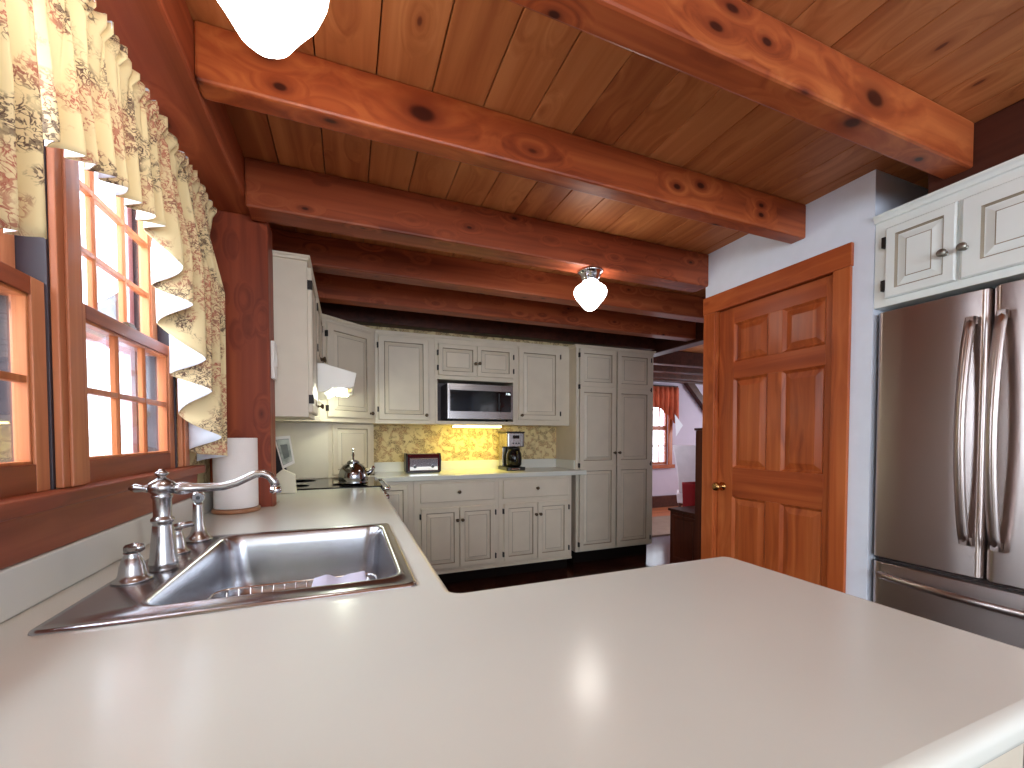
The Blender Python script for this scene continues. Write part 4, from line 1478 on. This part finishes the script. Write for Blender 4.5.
bell(-.398, 1.032, 1.04, 'bell-shaped nickel tap handle in front of the faucet, nearer the viewer', 'tap_handle', (.020, -.012))
bell(-.392, 1.245, .85, 'smaller nickel tap handle between the faucet and the sprayer', 'tap_handle', (.030, .016))
sx_, sy_ = -.384, 1.372
t = thing('side_sprayer', (sx_, sy_, FZ), 'nickel side sprayer on its flared stand behind the faucet', 'sprayer')
MB().lathe(sx_, sy_, [(.031, FZ), (.032, FZ + .004), (.027, FZ + .010), (.020, FZ + .018), (.0165, FZ + .030), (.0135, FZ + .05), (.0115, FZ + .095), (.011, FZ + .104)], M['nickel'], 26).build('stand', t)
MB().tube([(sx_ - .002, sy_ + .012, FZ + .118), (sx_ + .001, sy_ + .002, FZ + .120), (sx_ + .004, sy_ - .012, FZ + .120), (sx_ + .006, sy_ - .019, FZ + .119)], [.010, .016, .016, .013], M['nickel'], 18).build('spray_head', t)
MB().tube([(sx_ + .006, sy_ - .019, FZ + .119), (sx_ + .0065, sy_ - .0215, FZ + .119)], [.006, .005], M['black'], 12).build('nozzle', t)

# paper towel
px0, py0 = -.405, 1.893
t = thing('paper_towel_holder', (px0, py0, CT), 'round wooden paper towel stand by the post', 'holder')
MB().lathe(px0, py0, [(.078, CT + .0006), (.081, CT + .004), (.081, CT + .013), (.077, CT + .0165)], M['towel_wood'], 40).build('base', t)
MB().lathe(px0, py0, [(.009, CT + .0166), (.009, CT + .285)], M['towel_wood'], 16).build('rod', t)
rl = MB()
rl.lathe(px0, py0, [(.020, CT + .018), (.072, CT + .018), (.0735, CT + .020), (.0735, CT + .283), (.072, CT + .285), (.020, CT + .285), (.020, CT + .018)], M['paper'], 44, cap0=False, cap1=False)
o = rl.build('paper_towel_roll', loc=(px0, py0, CT + .018))
tag(o, 'full white paper towel roll standing upright on its wooden stand', 'paper towels')

# thermostat on the post
t = thing('wall_plate', (-.298, 2.05, 1.47), 'small off-white switch box on the side of the wooden post', 'switch')
MB().box((-.2985, 2.01, 1.395), (-.284, 2.075, 1.555), M['white_plastic']).build('plate', t, .003)
MB().box((-.2838, 2.03, 1.45), (-.279, 2.055, 1.50), M['white_plastic']).build('rocker', t, .002)

# framed print leaning next to the stove, on a little dark stand
pf = thing('framed_print', (-.36, 2.38, .99), 'small pale framed print tilted on a dark stand beside the stove', 'picture frame')


def tilted(corners, nrm, rings, name, parent):
    A, B, C, D = [Vector(c_) for c_ in corners]
    nv = Vector(nrm).normalized()
    cen = (A + B + C + D) / 4
    R, mats = [], []
    for (f, d, m) in rings:
        R.append([cen + (p - cen) * f + nv * d for p in (A, B, C, D)])
        mats.append(m)
    return MB().rings(R, mats[1:], True, True, True, False).build(name, parent)


quad = [(-.347, 2.392, 1.149), (-.309, 2.392, .986), (-.255, 2.388, 1.015), (-.275, 2.388, 1.156)]
qn = (Vector(quad[1]) - Vector(quad[0])).cross(Vector(quad[2]) - Vector(quad[0]))
if qn.y > 0:
    qn = -qn
tilted(quad, qn, [(1, -.008, M['white_plastic']), (1, .004, M['white_plastic']), (.80, .004, M['white_plastic']), (.78, .001, M['dark_trim']), (.76, .001, M['print_paper'])], 'frame', pf)
tilted(quad, qn, [(.45, .0012, M['print_ink']), (.45, .0022, M['print_ink']), (.44, .0023, M['print_ink'])], 'print_image', pf)
st = thing('print_stand', (-.36, 2.42, CT), 'dark upright stand holding the small tilted print', 'stand')
MB().prism([(-.365, CT + .0006), (-.27, CT + .0006), (-.30, .99), (-.350, 1.11), (-.365, 1.11)], 2.435, 2.455, M['black'], 'y').build('back_board', st, .002)
MB().prism([(-.365, CT + .0006), (-.250, CT + .0006), (-.255, .955), (-.31, .985), (-.345, .955)], 2.40, 2.430, M['splash_panel'], 'y').build('rest', st, .002)


# ================================================================== LAMPS
def globe_lamp(x_, y_, z_, label, sr=1.0, sz=1.0):
    t = thing('globe_lamp', (x_, y_, z_), label, 'ceiling lamp', 'opal globe lamps under the beams')
    MB().lathe(x_, y_, [(.062, z_ - .0005), (.066, z_ - .006), (.062, z_ - .012), (.055, z_ - .016), (.052, z_ - .030), (.044, z_ - .045), (.040, z_ - .050), (.042, z_ - .056)][::-1], M['chrome'], 36).build('lamp_base', t)
    gp = [(.002, .205), (.018, .203), (.034, .192), (.052, .168), (.074, .142), (.084, .122), (.086, .108), (.080, .092), (.064, .078), (.046, .068), (.040, .057)]
    MB().lathe(x_, y_, [(r_ * sr, z_ - .057 - (d_ - .057) * sz) for (r_, d_) in gp],
               M['globe'], 40).build('lamp_globe', t)


globe_lamp(1.195, 1.908, 2.019, 'lit schoolhouse globe lamp under the far pine beam')
globe_lamp(-.120, .800, 2.051, 'lit schoolhouse globe lamp nearest the viewer, above the sink', 1.16, 1.42)

# ================================================================== FAR ROOM THINGS
c = thing('low_chest', (2.9, 2.84, 0), 'low brown wooden chest beyond the closet corner', 'chest')
MB().box((2.728, 2.660, .0), (3.20, 2.99, .478), M['dark_wood']).build('body', c, .003)
MB().box((2.715, 2.650, .479), (3.21, 3.005, .502), M['dark_wood_y']).build('top', c, .003)
MB().panel((2.728, 2.96, .05), (0, -1, 0), .27, .40, (-1, 0, 0), [(0, .0003, M['dark_wood']), (0, .006, M['dark_wood']), (.02, .006, M['dark_wood']), (.03, .002, M['dark_wood'])]).build('side_panel', c)
c = thing('upright_cabinet', (2.76, 2.5, 0), 'narrow brown upright cabinet half hidden behind the closet corner', 'cabinet')
MB().box((2.625, 2.42, 0), (2.90, 2.60, 1.20), M['dark_wood']).build('body', c, .003)
MB().box((2.617, 2.41, 1.2005), (2.91, 2.608, 1.22), M['dark_wood_y']).build('top', c, .003)
# wing chair
wc = thing('slipper_chair', (4.2, 4.35, 0.012), 'white slipcovered chair with flared back seen past the low chest', 'chair')
wm = M['white_cloth']
fF, fR = Vector((.686, .728, 0)), Vector((.728, -.686, 0))
c0 = Vector((4.17, 4.22, 0))


def chair_pt(a, b, z):
    return c0 + fR * a + fF * b + Vector((0, 0, z))


MB().rings([[chair_pt(-w, d, z), chair_pt(w, d, z), chair_pt(w, d + .09, z), chair_pt(-w, d + .09, z)] for (z, w, d) in ((.40, .13, .06), (.60, .14, .04), (.85, .18, .01), (1.04, .215, 0))],
           wm, True, True, True, False).build('backrest', wc, .012)
MB().rings([[chair_pt(-w, .06, z), chair_pt(w, .06, z), chair_pt(w, .50, z), chair_pt(-w, .50, z)] for (z, w) in ((.26, .15), (.395, .16))], wm, True, True, True, False).build('seat', wc, .015)
for a in (-.12, .12):
    for b in (.09, .46):
        MB().tube([chair_pt(a, b, .0125), chair_pt(a, b, .262)], [.013, .02], M['dark_wood'], 10).build('leg', wc)
rc = thing('red_bin', (3.30, 3.30, 0), 'tall red bin standing behind the low chest', 'bin')
MB().rings([rrect(3.20 + i, 3.42 - i, 3.18 + i, 3.36 - i, .03, z, 4) for (i, z) in ((.02, 0.001), (.02, .01), (0, .66), (0, .68), (.012, .68), (.014, .66), (.03, .03))], M['red'], cap0=True, cap1=True).build('shell', rc)
